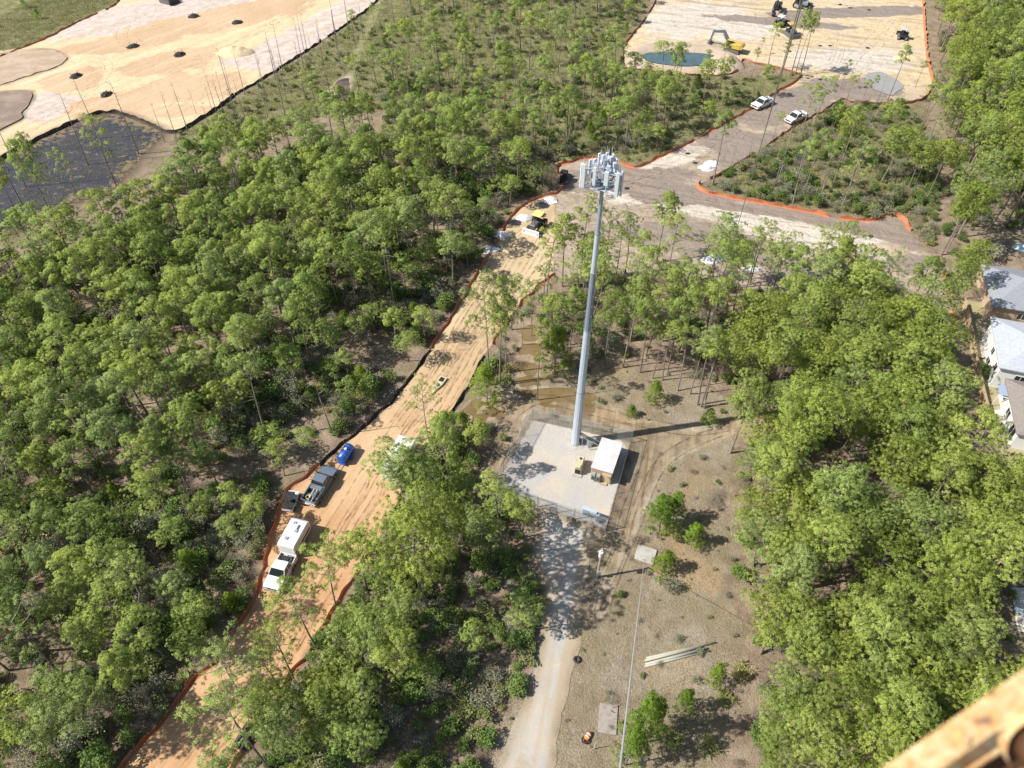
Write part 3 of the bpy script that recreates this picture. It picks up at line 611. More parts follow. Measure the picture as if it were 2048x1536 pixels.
# key: list of (trunk, crown, height)
PV['round'] = [make_pine(100 + i, 12.5 + .6 * (i % 3), 1.75 + .22 * (i % 4), .60 + .03 * (i % 3), 14 + 2 * (i % 3), 19, 42, .28, .037, lobe_r=1.0) for i in range(8)]
PV['tall'] = [make_pine(200 + i, 15.0, 1.55 + .22 * (i % 3), .72 + .03 * (i % 3), 8 + i % 4, 16, 34, .29, .042, 'round', lobe_r=1.05 + .1 * (i % 2), lean=.035) for i in range(7)]
PV['dense'] = [make_pine(300 + i, 10.5 + .5 * (i % 3), 2.5 + .35 * (i % 4), .57, 25, 22, 44, .27, .036, 'flat', M_NEEDLE_Y, .04, .16, .88) for i in range(8)]
PV['sparse'] = [make_pine(400 + i, 12.5, 2.1 + .2 * i, .56, 13, 12, 28, .29, .04, 'round', None, .04, .12, .75) for i in range(5)]
PV['young'] = [make_pine(500 + i, 3.6 + .5 * i, 1.15 + .1 * i, .12, 24, 10, 26, .19, .03, 'cone', M_YOUNG, .03, .05, .38) for i in range(4)]
SNAGS = [make_snag(600 + i, 13 + i % 3, 3 + 3 * (i % 4)) for i in range(6)]

def make_bush(seed, rad, h, n, size, kind='leaf'):
    r = np.random.default_rng(seed); mb = MB(); lobes = [(r.uniform(-.55, .55) * rad, r.uniform(-.55, .55) * rad, r.uniform(.45, .8) * h, r.uniform(.4, .65) * rad) for _ in range(6)]
    for l in lobes: mb.tube([(0, 0, -.1), (l[0] * .5, l[1] * .5, l[2] * .5), (l[0], l[1], l[2])], [.035, .025, .01], 3, False)
    cs = []
    for i in range(n):
        l = lobes[i % 6]; d = rdir(r, .35); k = l[3] * r.uniform(.6, 1.05); cs.append((l[0] + d[0] * k, l[1] + d[1] * k, max(.05, l[2] + d[2] * k * h / rad * .75)))
    cs = np.array(cs)
    if kind == 'leaf': v = leaves(r, cs, .10, 5, size)
    else: v = blades(r, cs, 5, size * 2.2, size * .12, .4)
    if kind == 'twig': v = blades(r, cs, 6, .55, .022, .9)
    if kind == 'palm':
        q = r.uniform(0, 6.3, 26); L = r.uniform(.1, .85, 26) * rad; fc = np.stack([np.cos(q) * L, np.sin(q) * L, r.uniform(.25, .85, 26) * h], 1)
        v = blades(r, fc, 13, .46, .055, .35)
    st = bpy.data.meshes.new('stems'); st.from_pydata([tuple(q) for q in np.concatenate(mb.v)], [], mb.f); st.materials.append(M_SNAG)
    m = {'leaf': M_LEAF, 'dark': M_LEAFD, 'twig': M_TWIG, 'palm': M_PALM}[kind if kind != 'leaf' else 'leaf']
    return st, fast_mesh('foliage', v, quads_for(v), m), h
BV = {'leaf': [make_bush(700 + i, 1.0, 1.3, 150, .22) for i in range(4)],
      'dark': [make_bush(710 + i, 1.2, 1.9, 240, .20) for i in range(3)],
      'grey': [make_bush(720 + i, 1.2, 1.6, 170, .17) for i in range(3)],
      'twig': [make_bush(730 + i, 1.1, 1.2, 90, .2, 'twig') for i in range(3)],
      'palm': [make_bush(740 + i, .8, .9, 0 + 10, .2, 'palm') for i in range(2)]}
for s_, f_, h_ in BV['dark']: f_.materials.clear(); f_.materials.append(M_LEAFD)
for s_, f_, h_ in BV['grey']: f_.materials.clear(); f_.materials.append(M_GREYL)

# ------------------------------------------------------------------ which trees stand where: picture regions -> density and kind
def reg(pts): return W(pts)
BLOCK = [WP['road'], WP['site'], WP['field'], WP['pad'], WP['drive'], WP['ponda'], WP['pondb']]
def free(xy, margin=1.0):
    ok = np.ones(len(xy), bool)
    for p in BLOCK: ok &= sdf(xy, p) < -margin
    return ok
# (name, polygon in photo pixels for the tree FEET, spacing m, kinds, height range)
REGIONS = [
 ('left woods', [(-700, 1900), (-900, 760), (-300, 560), (20, 535), (110, 510), (220, 470), (300, 410), (350, 370), (480, 345), (640, 300), (760, 280), (880, 285), (1000, 325), (1110, 350), (1100, 385), (1030, 405), (960, 510), (860, 675), (730, 830), (600, 945), (535, 1030), (520, 1150), (430, 1300), (300, 1450), (200, 1560), (60, 1900)], 3.2, [('round', .70), ('sparse', .18), ('young', .05), ('snag', .03), ('tall', .04)], (.72, 1.10)),
 ('savanna', SAVANNA, 5.3, [('tall', .48), ('round', .10), ('sparse', .10), ('young', .14), ('snag', .18)], (.6, .95)),
 ('south flat', [(770, 262), (760, 170), (880, 150), (1000, 170), (1120, 170), (1240, 160), (1330, 180), (1440, 200), (1330, 290), (1230, 318), (1120, 325), (1000, 322), (880, 286)], 5.0, [('round', .34), ('tall', .3), ('sparse', .16), ('young', .2)], (.62, .9)),
 ('marsh edge', [(-100, 430), (60, 330), (200, 260), (310, 285), (330, 320), (250, 370), (100, 430)], 9, [('sparse', .7), ('round', .3)], (.9, 1.2)),
 ('north corner', [(-500, 60), (40, 60), (150, 20), (225, -5), (330, -80), (200, -300), (-500, -200)], 9, [('young', .8), ('snag', .2)], (.4, .8)),
 ('road side', [(1110, 552), (1060, 600), (1010, 665), (960, 760), (985, 790), (1035, 790), (1035, 640), (1085, 640), (1100, 740), (1150, 720), (1290, 715), (1400, 730), (1450, 720), (1540, 700), (1600, 612), (1480, 582), (1300, 560), (1180, 550)], 3.6, [('tall', .3), ('round', .3), ('sparse', .4)], (.8, 1.02)),
 ('mid strip', [(915, 830), (860, 905), (825, 960), (812, 1020), (750, 1110), (700, 1190), (620, 1330), (560, 1430), (470, 1600), (440, 1900), (900, 1900), (960, 1560), (1020, 1420), (1060, 1330), (1075, 1200), (1050, 1090), (1060, 1040), (975, 1000), (950, 930), (985, 860)], 3.2, [('round', .52), ('sparse', .16), ('dense', .26), ('young', .06)], (.68, .98)),
 ('east woods', [(1545, 840), (1500, 880), (1475, 960), (1490, 1050), (1460, 1120), (1490, 1210), (1510, 1300), (1520, 1400), (1470, 1480), (1460, 1600), (1500, 1900), (2300, 1900), (2040, 1300), (2010, 1120), (1985, 1010), (1950, 930), (1925, 850), (1905, 760), (1880, 690), (1780, 650), (1600, 615), (1540, 700), (1470, 730), (1400, 740), (1440, 780), (1500, 795)], 3.1, [('dense', .64), ('round', .31), ('sparse', .05)], (.72, 1.2)),
 ('north east', [(1870, -80), (1872, 60), (1880, 150), (1880, 200), (1895, 300), (1890, 380), (1880, 500), (1900, 530), (1945, 470), (2060, 450), (2300, 450), (2500, 0), (2400, -150), (1900, -150)], 4.0, [('dense', .38), ('round', .42), ('tall', .16), ('snag', .04)], (.9, 1.3)),
 ('site corner', [(1410, 374), (1530, 295), (1680, 212), (1850, 215), (1880, 300), (1870, 500), (1820, 450), (1740, 436), (1530, 400)], 4.5, [('tall', .35), ('sparse', .25), ('dense', .12), ('snag', .28)], (.75, 1.05)),
 ('in the site', [(1560, 120), (1620, 60), (1620, 200), (1590, 160)], 50, [('tall', 1)], (.9, 1)),
]
def poisson(poly, d, seed):
    r = np.random.default_rng(seed); lo, hi = poly.min(0), poly.max(0); n = int((hi - lo).prod() / (d * d) * 5); n = min(n, 26000)
    c = r.uniform(lo, hi, (n, 2)); c = c[sdf(c, poly) > 0]; cell = {}; out = []
    for p in c:
        k = (int(p[0] // d), int(p[1] // d)); dd = d * r.uniform(.78, 1.15)
        if all(np.hypot(*(p - q)) >= dd for i in (-1, 0, 1) for j in (-1, 0, 1) for q in cell.get((k[0] + i, k[1] + j), ())):
            cell.setdefault(k, []).append(p); out.append(p)
    return np.array(out)
def in_view(p, h=14, m=60):
    for z in (0, h):
        x, y, d = proj((p[0], p[1], z))
        if d > 0 and -m < x < 2048 + m and -m < y < 1536 + m: return True
    return False
TREES = []   # dict(x, y, kind, var, s, rz, region)
# hand-placed trees: (foot x, foot y, top y, kind, width scale)
HAND = [(858, 882, 772, 'sparse', .85), (900, 968, 830, 'round', .62), (913, 975, 905, 'round', .6), (812, 1030, 900, 'round', 1.35), (1008, 1112, 955, 'sparse', 1.1),
 (633, 1297, 1170, 'sparse', 1.0), (593, 1370, 1250, 'sparse', .95), (567, 1385, 1300, 'sparse', .8), (510, 1430, 1308, 'sparse', 1.0), (684, 1262, 1100, 'sparse', .95), (545, 1545, 1405, 'sparse', 1.0),
 (860, 1225, 1040, 'dense', 1.0), (905, 1150, 1010, 'dense', .8), (980, 770, 560, 'sparse', .95), (1000, 772, 600, 'round', .8), (1012, 745, 560, 'sparse', .8), (1093, 592, 455, 'sparse', 1.0), (1125, 573, 430, 'round', .9), (1160, 560, 400, 'sparse', 1.0),
 (1313, 526, 388, 'round', 1.05), (1350, 480, 425, 'sparse', .8), (1205, 560, 420, 'sparse', 1.0), (1250, 548, 430, 'sparse', 1.0), (1400, 560, 470, 'sparse', 1.0), (1460, 575, 480, 'sparse', 1.0), (1440, 560, 450, 'tall', 1.1), (1545, 585, 470, 'sparse', 1.0), (1500, 570, 450, 'sparse', 1.0),
 (1616, 610, 455, 'sparse', 1.0), (1655, 600, 450, 'sparse', .9), (1680, 640, 500, 'round', .9), (1740, 640, 510, 'sparse', 1), (1800, 655, 520, 'round', 1), (1675, 632, 540, 'sparse', 1), (1860, 650, 520, 'dense', .75), (1830, 690, 570, 'dense', .85),
 (1460, 906, 765, 'dense', .85), (1492, 1080, 1002, 'dense', .8), (1469, 992, 905, 'sparse', .8), (1567, 992, 800, 'dense', 1.05), (1560, 985, 790, 'round', .8), (1750, 865, 760, 'dense', 1), (1742, 1000, 890, 'dense', 1.0),
 (1305, 757, 660, 'tall', .7), (1325, 760, 640, 'tall', .8), (1355, 782, 655, 'tall', .8), (1380, 788, 670, 'tall', .8), (1396, 810, 655, 'tall', .9), (1402, 813, 670, 'tall', .9), (1408, 817, 690, 'tall', .8), (1280, 745, 600, 'round', .8), (1210, 730, 590, 'round', .8), (1245, 735, 600, 'round', .8), (1180, 715, 640, 'round', .6), (1335, 745, 600, 'round', .8),
 (1063, 672, 560, 'sparse', .7), (1075, 800, 640, 'tall', .6), (1045, 690, 620, 'tall', .6), (1100, 700, 590, 'round', .9), (1140, 690, 580, 'round', .8),
 (233, 373, 235, 'sparse', .95), (131, 488, 285, 'round', .9), (62, 480, 320, 'round', .8), (160, 400, 300, 'sparse', .8), (246, 378, 300, 'tall', .5),
 (1582, 148, 20, 'tall', 1.0), (1535, 140, 45, 'tall', 1.0), (1600, 152, 28, 'tall', .9), (1590, 150, 38, 'tall', .8), (1520, 110, 75, 'tall', .5), (1408, 160, 100, 'tall', .7), (1560, 160, 85, 'tall', .8), (1442, 165, 85, 'tall', .7), (1500, 160, 95, 'tall', .6),
 (1773, 205, 92, 'tall', .95), (1830, 175, 122, 'tall', .8), (1680, 180, 120, 'tall', .7), (1690, 215, 150, 'tall', .85), (1715, 218, 160, 'tall', .9), (1735, 205, 150, 'tall', .6), (1630, 225, 190, 'tall', .6), (1545, 285, 225, 'tall', .8), (1660, 275, 210, 'round', .6),
 (1905, 600, 490, 'dense', .8), (1990, 430, 330, 'dense', 1), (1882, 510, 375, 'dense', 1.0), (1893, 505, 380, 'dense', .7), (830, 290, 225, 'tall', .9), (880, 255, 195, 'round', .6), (745, 170, 110, 'sparse', .6), (712, 95, 20, 'tall', .8), (705, 110, 55, 'round', .55), (750, 60, 5, 'tall', .7), (1240, 148, 112, 'young', 1.0), (1175, 400, 345, 'sparse', .7)]
SN = [(733, 1120, 1045), (355, 282, 196), (330, 285, 205), (393, 230, 184), (425, 225, 172), (448, 205, 148), (470, 225, 110), (463, 190, 125), (490, 190, 115), (530, 190, 112), (566, 145, 52), (614, 100, 25), (622, 100, 60), (640, 85, 35), (548, 125, 100), (570, 230, 100), (536, 205, 115), (650, 155, 80), (727, 80, 12), (668, 225, 120), (690, 150, 100), (385, 220, 200), (1252, 118, 85), (1355, 135, 88), (1385, 132, 95), (1030, 220, 115), (905, 100, 40), (955, 190, 90), (990, 160, 70), (1440, 350, 300), (1460, 345, 290), (1490, 340, 280), (1750, 215, 155), (1600, 340, 260), (1640, 380, 300), (1700, 370, 290), (1560, 350, 250)]
for bx, by, ty, kind, ws in HAND:
    p = P(bx, by); TREES.append(dict(x=p[0], y=p[1], kind=kind, h=height_for(bx, by, ty), ws=ws, region='hand', px=(bx, by)))
for bx, by, ty in SN:
    p = P(bx, by); TREES.append(dict(x=p[0], y=p[1], kind='snag', h=height_for(bx, by, ty), ws=1, region='hand', px=(bx, by)))
OPEN_WIN = [np.array(q, float) for q in ([(1925, 575), (2100, 540), (2100, 905), (1995, 885), (1965, 830), (1940, 740)], [(-60, 325), (60, 300), (240, 238), (330, 275), (290, 330), (210, 372), (110, 378), (-60, 385)], [(1230, 400), (1500, 410), (1700, 450), (1860, 500), (1870, 520), (1750, 510), (1620, 470), (1400, 440), (1290, 430)], [(2015, 1165), (2100, 1165), (2100, 1300), (2030, 1290)], [(1490, 240), (1530, 190), (1600, 180), (1650, 220), (1620, 262), (1560, 275)], [(1690, 130), (1850, 60), (1850, 170), (1760, 200), (1690, 190)])]
GAPS = [(210, 700, 3), (1750, 520, 4), (1640, 990, 5), (1690, 1250, 4.0), (905, 1240, 3.0), (880, 400, 3), (1880, 735, 3.5), (480, 1150, 3), (60, 1120, 3), (230, 950, 2.5), (1060, 470, 1), (1500, 640, 4), (1355, 620, 4)]
hx = np.array([[t_['x'], t_['y']] for t_ in TREES])
for ri, (nm, poly, d, kinds, hr) in enumerate(REGIONS):
    pts = poisson(reg(poly), d, 50 + ri)
    if not len(pts): continue
    pts = pts[free(pts, .9)]
    if nm not in ('north corner', 'savanna', 'marsh edge'): pts = pts[sdf(pts, WP['marsh']) < -1]
    pts = pts[(sdf(pts, WP['clearing']) < 0) | (nm == 'x')]; pts = pts[sdf(pts, WP['track']) < -.5]; pts = pts[sdf(pts, WP['trail']) < -.5]; pts = pts[sdf(pts, WP['fartrail']) < .2]
    r = np.random.default_rng(900 + ri); ks = [k for k, _ in kinds]; pr = np.array([q for _, q in kinds]); pr /= pr.sum()
    for p in pts:
        if not in_view(p): continue
        if (np.hypot(*(hx - p).T) < d * .62).any(): continue
        if any(np.hypot(*(P(g[0], g[1]) - p)) < g[2] for g in GAPS): continue
        k = r.choice(ks, p=pr)
        cx_, cy_, _ = proj((p[0], p[1], 10.5)); m_ = 26
        if k not in ('snag', 'young') and sdf([[cx_, cy_]], np.array(FIELD, float))[0] > -12: k = 'snag'
        if k != 'snag' and any(sdf([[cx_, cy_]], q)[0] > -m_ for q in OPEN_WIN) and r.random() < .93: continue
        if k != 'snag' and k != 'young':       # the photo's road, pad, drive and site lie mostly in the sun
            q = np.array([p + np.array([.98, .2]) * s_ for s_ in (6.5, 8.5, 10.5)])
            if any((sdf(q, WP[w_]) > -1.6).any() for w_ in (('road', 'pad', 'drive', 'site') if nm not in ('road side', 'east woods') else ('pad', 'drive'))) and r.random() < ((.95 if proj((p[0], p[1], 0))[1] < 1060 else .8 if (sdf(q, WP['drive']) > -1.6).any() else .3) if nm == 'mid strip' else .5 if proj((p[0], p[1], 0))[1] > 1150 else .92):
                if r.random() < .55: k = 'round'; hr_ = (.42, .55)
                else: continue
            else: hr_ = hr
        else: hr_ = hr
        if k in ('round', 'dense', 'sparse') and hr_[0] > .6 and nm == 'left woods' and r.random() < .12: hr_ = (.45, .7)
        if k != 'snag' and k != 'young':
            if (sdf(q, WP['clearing']) > 0).any() and r.random() < .6: continue
        base = {'round': 12.5, 'tall': 15, 'dense': 10.5, 'sparse': 12.5, 'young': 4.2, 'snag': 12}[k]
        TREES.append(dict(x=p[0], y=p[1], kind=k, h=base * r.uniform(*hr_), ws=r.uniform(.9, 1.28), region=nm, px=proj((p[0], p[1], 0))[:2]))
for i, t_ in enumerate(TREES):
    r = np.random.default_rng(4000 + i); t_['rz'] = r.uniform(0, 6.28); t_['id'] = i
    pool = SNAGS if t_['kind'] == 'snag' else PV[t_['kind']]; t_['var'] = int(r.integers(len(pool)))
    t_['dep'] = proj((t_['x'], t_['y'], t_['h'] * .75))[2]
print('TREES', len(TREES), {k: sum(t_['kind'] == k for t_ in TREES) for k in ('round', 'tall', 'dense', 'sparse', 'young', 'snag')}, {n[0]: sum(t_['region'] == n[0] for t_ in TREES) for n in REGIONS})

# landmarks let a label single a tree out; everything is measured on the ground
LM = [('white pickup truck on the haul road', 555, 1165), ('white camper trailer', 598, 1085), ('dark pickup truck with open bed', 640, 985), ('blue tank trailer', 694, 915), ('metal roofed storage container', 800, 930), ('tan steel sled on the haul road', 875, 770),
 ('yellow roofed tractor', 1072, 450), ('stack of black pipes by the haul road', 520, 1425), ('gravel compound gate', 1110, 1030), ('base of the monopole cell tower', 1152, 890), ('equipment shelter', 1212, 925), ('utility pole with white transformer', 1194, 1155), ('pale concrete guy anchor slab', 1290, 1108),
 ('four grey poles lying in the clearing', 1360, 1310), ('black tyre beside the gravel drive', 1154, 1320), ('fallen orange traffic drum', 1172, 1478), ('blue lined basin', 1350, 122), ('yellow excavator', 1465, 105), ('northern white pickup', 1523, 212), ('southern white pickup', 1590, 240), ('grey silt pool', 1765, 170),
 ('blue tarp under the trees', 1882, 738), ('house with the white walls', 1995, 690), ('blue grey patio awning', 1998, 795), ('dark grey shingled house', 1985, 570), ('backyard patio at the right edge', 2035, 1230), ('purple puddle on the far trail', 684, 190), ('dark marsh at the left edge', 150, 340), ('inner corner of the orange fence', 1396, 372), ('brown puddle behind the compound', 1130, 800)]
REGTXT = {'south flat': '', 'left woods': 'pine in the dense woods left of the sandy haul road', 'savanna': 'slender pine on the grassy flat between the sand field and the basin', 'marsh edge': 'pine at the edge of the dark marsh', 'north corner': 'small pine beyond the sand field',
          'road side': 'pine in the grove behind the cell tower', 'mid strip': 'pine between the haul road and the gravel drive', 'east woods': 'bright green pine in the dense canopy right of the clearing', 'north east': 'pine in the far woods beyond the construction site, upper right', 'site corner': 'pine on the brushy ground inside the bend of the orange fence', 'hand': 'pine standing at the edge of the open ground', 'in the site': 'pine in the site'}
pines = [t_ for t_ in TREES if t_['kind'] not in ('snag', 'young')]
ORD = ['nearest', 'second nearest', 'third nearest', 'fourth nearest', 'fifth nearest', 'sixth nearest', 'seventh nearest']
def ordinals(lst, word, maxn):
    c = np.array([[t_['x'], t_['y']] for t_ in lst]); lab = {}
    for k in range(maxn):
        for nm, px, py in LM:
            d = np.hypot(*(c - P(px, py)).T); o = np.argsort(d)
            if k < len(o) and d[o[k]] < 26:
                i = lst[o[k]]['id']
                if i not in lab: lab[i] = '%s %s to the %s' % (word, ORD[k], nm)
    return lab
LOOK = {'round': 'round pine', 'tall': 'slender pine', 'dense': 'broad pine', 'sparse': 'thin pine', 'snag': 'bare dead pine', 'young': 'small bushy pine'}
PLACE = {'south flat': 'on the flat above the tower', 'left woods': 'in the left woods', 'savanna': 'on the grassy flat', 'south flat': 'on the flat above the tower', 'marsh edge': 'at the marsh edge', 'north corner': 'beyond the sand field', 'road side': 'behind the cell tower', 'mid strip': 'in the middle woods', 'east woods': 'in the right canopy', 'north east': 'in the far right woods', 'site corner': 'inside the bent fence', 'hand': 'beside open ground', 'in the site': 'in the site'}
_seen = {}
_ones = 'zero one two three four five six seven eight nine ten eleven twelve thirteen fourteen fifteen sixteen seventeen eighteen nineteen'.split(); _tens = 'twenty thirty forty fifty sixty seventy eighty ninety'.split()
def numword(n): n = max(0, min(99, n)); return _ones[n] if n < 20 else _tens[n // 10 - 2] + ('' if n % 10 == 0 else '-' + _ones[n % 10])
def place_label(t_):
    """a label that finds the tree by its look and by where its crown shows in the photo"""
    x, y, _ = proj((t_['x'], t_['y'], t_['h'] * (.85 if t_['kind'] != 'young' else .6)))
    X, Y = max(0, min(99, round(x / 20.48))), max(0, min(99, round(y / 15.36)))
    for dx, dy in ((0, 0), (1, 0), (0, 1), (-1, 0), (0, -1), (1, 1), (-1, -1)):
        l = '%s %s, crown %s percent across, %s percent down' % (LOOK[t_['kind']], PLACE[t_['region']], numword(X + dx), numword(Y + dy))
        if l not in _seen: break
    _seen[l] = 1; return l
LABS = ordinals(pines, 'pine tree', 2)
pines.sort(key=lambda t_: -(t_['h'] * t_['ws'] / t_['dep'] * (3 if t_['region'] == 'hand' else 1)))
def inframe(t_):
    x, y, _ = proj((t_['x'], t_['y'], t_['h'] * .8)); return -20 < x < 2068 and -20 < y < 1556
vis = [t_ for t_ in pines if inframe(t_)]; ind = vis[:298]; ids = {t_['id'] for t_ in ind}
PROTO = {}
def plant(t_, label, cat, name, group):
    pool = SNAGS if t_['kind'] == 'snag' else PV[t_['kind']]
    if t_['kind'] == 'snag':
        me = pool[t_['var']]; o = bpy.data.objects.new(name, None); COL.objects.link(o); H0 = 13.0
        a = bpy.data.objects.new('trunk', me); COL.objects.link(a); a.parent = o
    else:
        tr, cr, H0 = pool[t_['var']]; o = bpy.data.objects.new(name, None); COL.objects.link(o)
        a = bpy.data.objects.new('trunk', tr); COL.objects.link(a); a.parent = o
        b = bpy.data.objects.new('crown', cr); COL.objects.link(b); b.parent = o
        PROTO.setdefault((t_['kind'], t_['var']), (a, b))
    s = t_['h'] / H0; w_ = t_['ws'] * (s ** .5 if t_['kind'] != 'snag' else s)
    o.location = (t_['x'], t_['y'], 0); o.rotation_euler = (0, 0, t_['rz']); o.scale = (w_, w_, s); tag(o, label, cat, group); return o
for t_ in sorted(ind, key=lambda q: q['id']):
    plant(t_, LABS.get(t_['id']) or place_label(t_), 'pine tree', 'pine_tree', 'pine trees: ' + t_['region'] if t_['region'] != 'hand' else 'pine trees at the edge of the open ground')
sn = [t_ for t_ in TREES if t_['kind'] == 'snag']; LS = {}
for t_ in sn:
    if inframe(t_): plant(t_, place_label(t_), 'dead tree', 'dead_tree', 'bare dead pines')
yg = [t_ for t_ in TREES if t_['kind'] == 'young' and inframe(t_)]; LY = {}
for t_ in yg[:280]: plant(t_, place_label(t_), 'young pine', 'young_pine', 'young pines')

def gn_scatter(name, groups, pts, var, rot, scl, label_kind='stuff', label=None, cat=None):
    """ONE object: points carrying copies of real meshes. groups = list of lists of objects (each list is one variant)"""
    me = bpy.data.meshes.new(name); me.from_pydata([tuple(p) for p in pts], [], [])
    a = me.attributes.new('var', 'INT', 'POINT'); a.data.foreach_set('value', np.asarray(var, np.int32))
    a = me.attributes.new('rot', 'FLOAT_VECTOR', 'POINT'); a.data.foreach_set('vector', np.asarray(rot, np.float32).ravel())
    a = me.attributes.new('scl', 'FLOAT_VECTOR', 'POINT'); a.data.foreach_set('vector', np.asarray(scl, np.float32).ravel())
    o = bpy.data.objects.new(name, me); COL.objects.link(o); tag(o, label, cat, kind=label_kind)
    ng = bpy.data.node_groups.new(name, 'GeometryNodeTree'); ng.interface.new_socket('Geometry', in_out='INPUT', socket_type='NodeSocketGeometry'); ng.interface.new_socket('Geometry', in_out='OUTPUT', socket_type='NodeSocketGeometry')
    N = ng.nodes.new; L = ng.links.new; gi, go = N('NodeGroupInput'), N('NodeGroupOutput'); jo = N('GeometryNodeJoinGeometry')
    for objs in reversed(groups):
        j = N('GeometryNodeJoinGeometry')
        for ob in objs:
            i = N('GeometryNodeObjectInfo'); i.transform_space = 'ORIGINAL'; i.inputs['Object'].default_value = ob; i.inputs['As Instance'].default_value = False; L(i.outputs['Geometry'], j.inputs[0])
        gt = N('GeometryNodeGeometryToInstance'); L(j.outputs[0], gt.inputs[0]); L(gt.outputs[0], jo.inputs[0])
    ip = N('GeometryNodeInstanceOnPoints'); L(gi.outputs[0], ip.inputs['Points']); L(jo.outputs[0], ip.inputs['Instance']); ip.inputs['Pick Instance'].default_value = True
    def at(nm, ty): 
        q = N('GeometryNodeInputNamedAttribute'); q.data_type = ty; q.inputs[0].default_value = nm; return q.outputs[0]
    L(at('var', 'INT'), ip.inputs['Instance Index'])
    er = N('FunctionNodeEulerToRotation'); L(at('rot', 'FLOAT_VECTOR'), er.inputs[0]); L(er.outputs[0], ip.inputs['Rotation'])
    L(at('scl', 'FLOAT_VECTOR'), ip.inputs['Scale']); L(ip.outputs[0], go.inputs[0])
    md = o.modifiers.new('scatter', 'NODES'); md.node_group = ng; return o
rest = [t_ for t_ in pines if t_['id'] not in ids]
keys = list(PROTO.keys()); ki = {k: i for i, k in enumerate(keys)}
rest = [t_ for t_ in rest if (t_['kind'], t_['var']) in ki]
rs = []
for t_ in rest:
    H0 = PV[t_['kind']][t_['var']][2]; s = t_['h'] / H0; w_ = t_['ws'] * s ** .5; rs.append((w_, w_, s))
gn_scatter('pine_forest', [list(PROTO[k]) for k in keys], [(t_['x'], t_['y'], 0) for t_ in rest], [ki[(t_['kind'], t_['var'])] for t_ in rest], [(0, 0, t_['rz']) for t_ in rest], rs, label='mass of farther pines filling the woods', cat='forest')
print('individual', len(ind), 'mass', len(rest), 'snags', len(sn), 'young', len(yg))

# ------------------------------------------------------------------ shrubs one can point at, then the undergrowth
def bush(bx, by, kind, s, hs, label, name='shrub', cat='shrub', var=0, rz=None):
    st, fo, h = BV[kind][var % len(BV[kind])]; p = P(bx, by); o = bpy.data.objects.new(name, None); COL.objects.link(o)
    a = bpy.data.objects.new('stem', st); b = bpy.data.objects.new('foliage', fo)
    for q in (a, b): COL.objects.link(q); q.parent = o
    o.location = (p[0], p[1], 0); o.scale = (s, s, hs); o.rotation_euler = (0, 0, rz if rz is not None else bx * .37); tag(o, label, cat, 'shrubs in the clearing'); BOBJ.setdefault(kind, []).append((a, b)); return o
BOBJ = {}
def sapling(bx, by, ty, label, ws=1.0, var=0):
    t_ = dict(kind='young', var=var, h=height_for(bx, by, ty), ws=ws, x=P(bx, by)[0], y=P(bx, by)[1], rz=bx * .7, px=(bx, by)); return plant(t_, label, 'young pine', 'young_pine', 'young pines')
sapling(1318, 1062, 1000, 'bushy young pine pair right of the compound, the larger green one', 1.5, 1); sapling(1345, 1045, 990, 'bushy young pine just behind the larger one right of the compound', 1.2, 2)
sapling(1382, 1090, 1050, 'small young pine nearest the pale anchor slab, uphill side', 1.1, 0); sapling(1274, 1488, 1385, 'tallest young pine at the bottom of the clearing beside the guy wire', .95, 3); sapling(1296, 1468, 1402, 'young pine leaning on the tallest one at the bottom of the clearing', .8, 1)
sapling(1362, 1425, 1382, 'thin young pine casting a dark shadow in the lower clearing', .8, 0); sapling(1250, 1530, 1455, 'low young pine at the bottom edge beside the guy wire', .9, 2)
sapling(1425, 1372, 1335, 'small young pine on the right of the lower clearing', .9, 1); sapling(1305, 805, 765, 'lone young pine behind the compound on the dry ground', 1.3, 2); sapling(1262, 832, 812, 'very small pine behind the compound, left of the tower shadow', 1.0, 0)
sapling(1412, 850, 820, 'small dark pine crossing the tower shadow', 1.1, 3); sapling(1325, 1145, 1110, 'low young pine against the corner of the pale anchor slab', 1.4, 1)
sapling(975, 810, 740, 'round young pine between the haul road and the flooded trail', 1.7, 3); sapling(1110, 745, 660, 'leafy young pine beside the flooded trail', 1.7, 2)
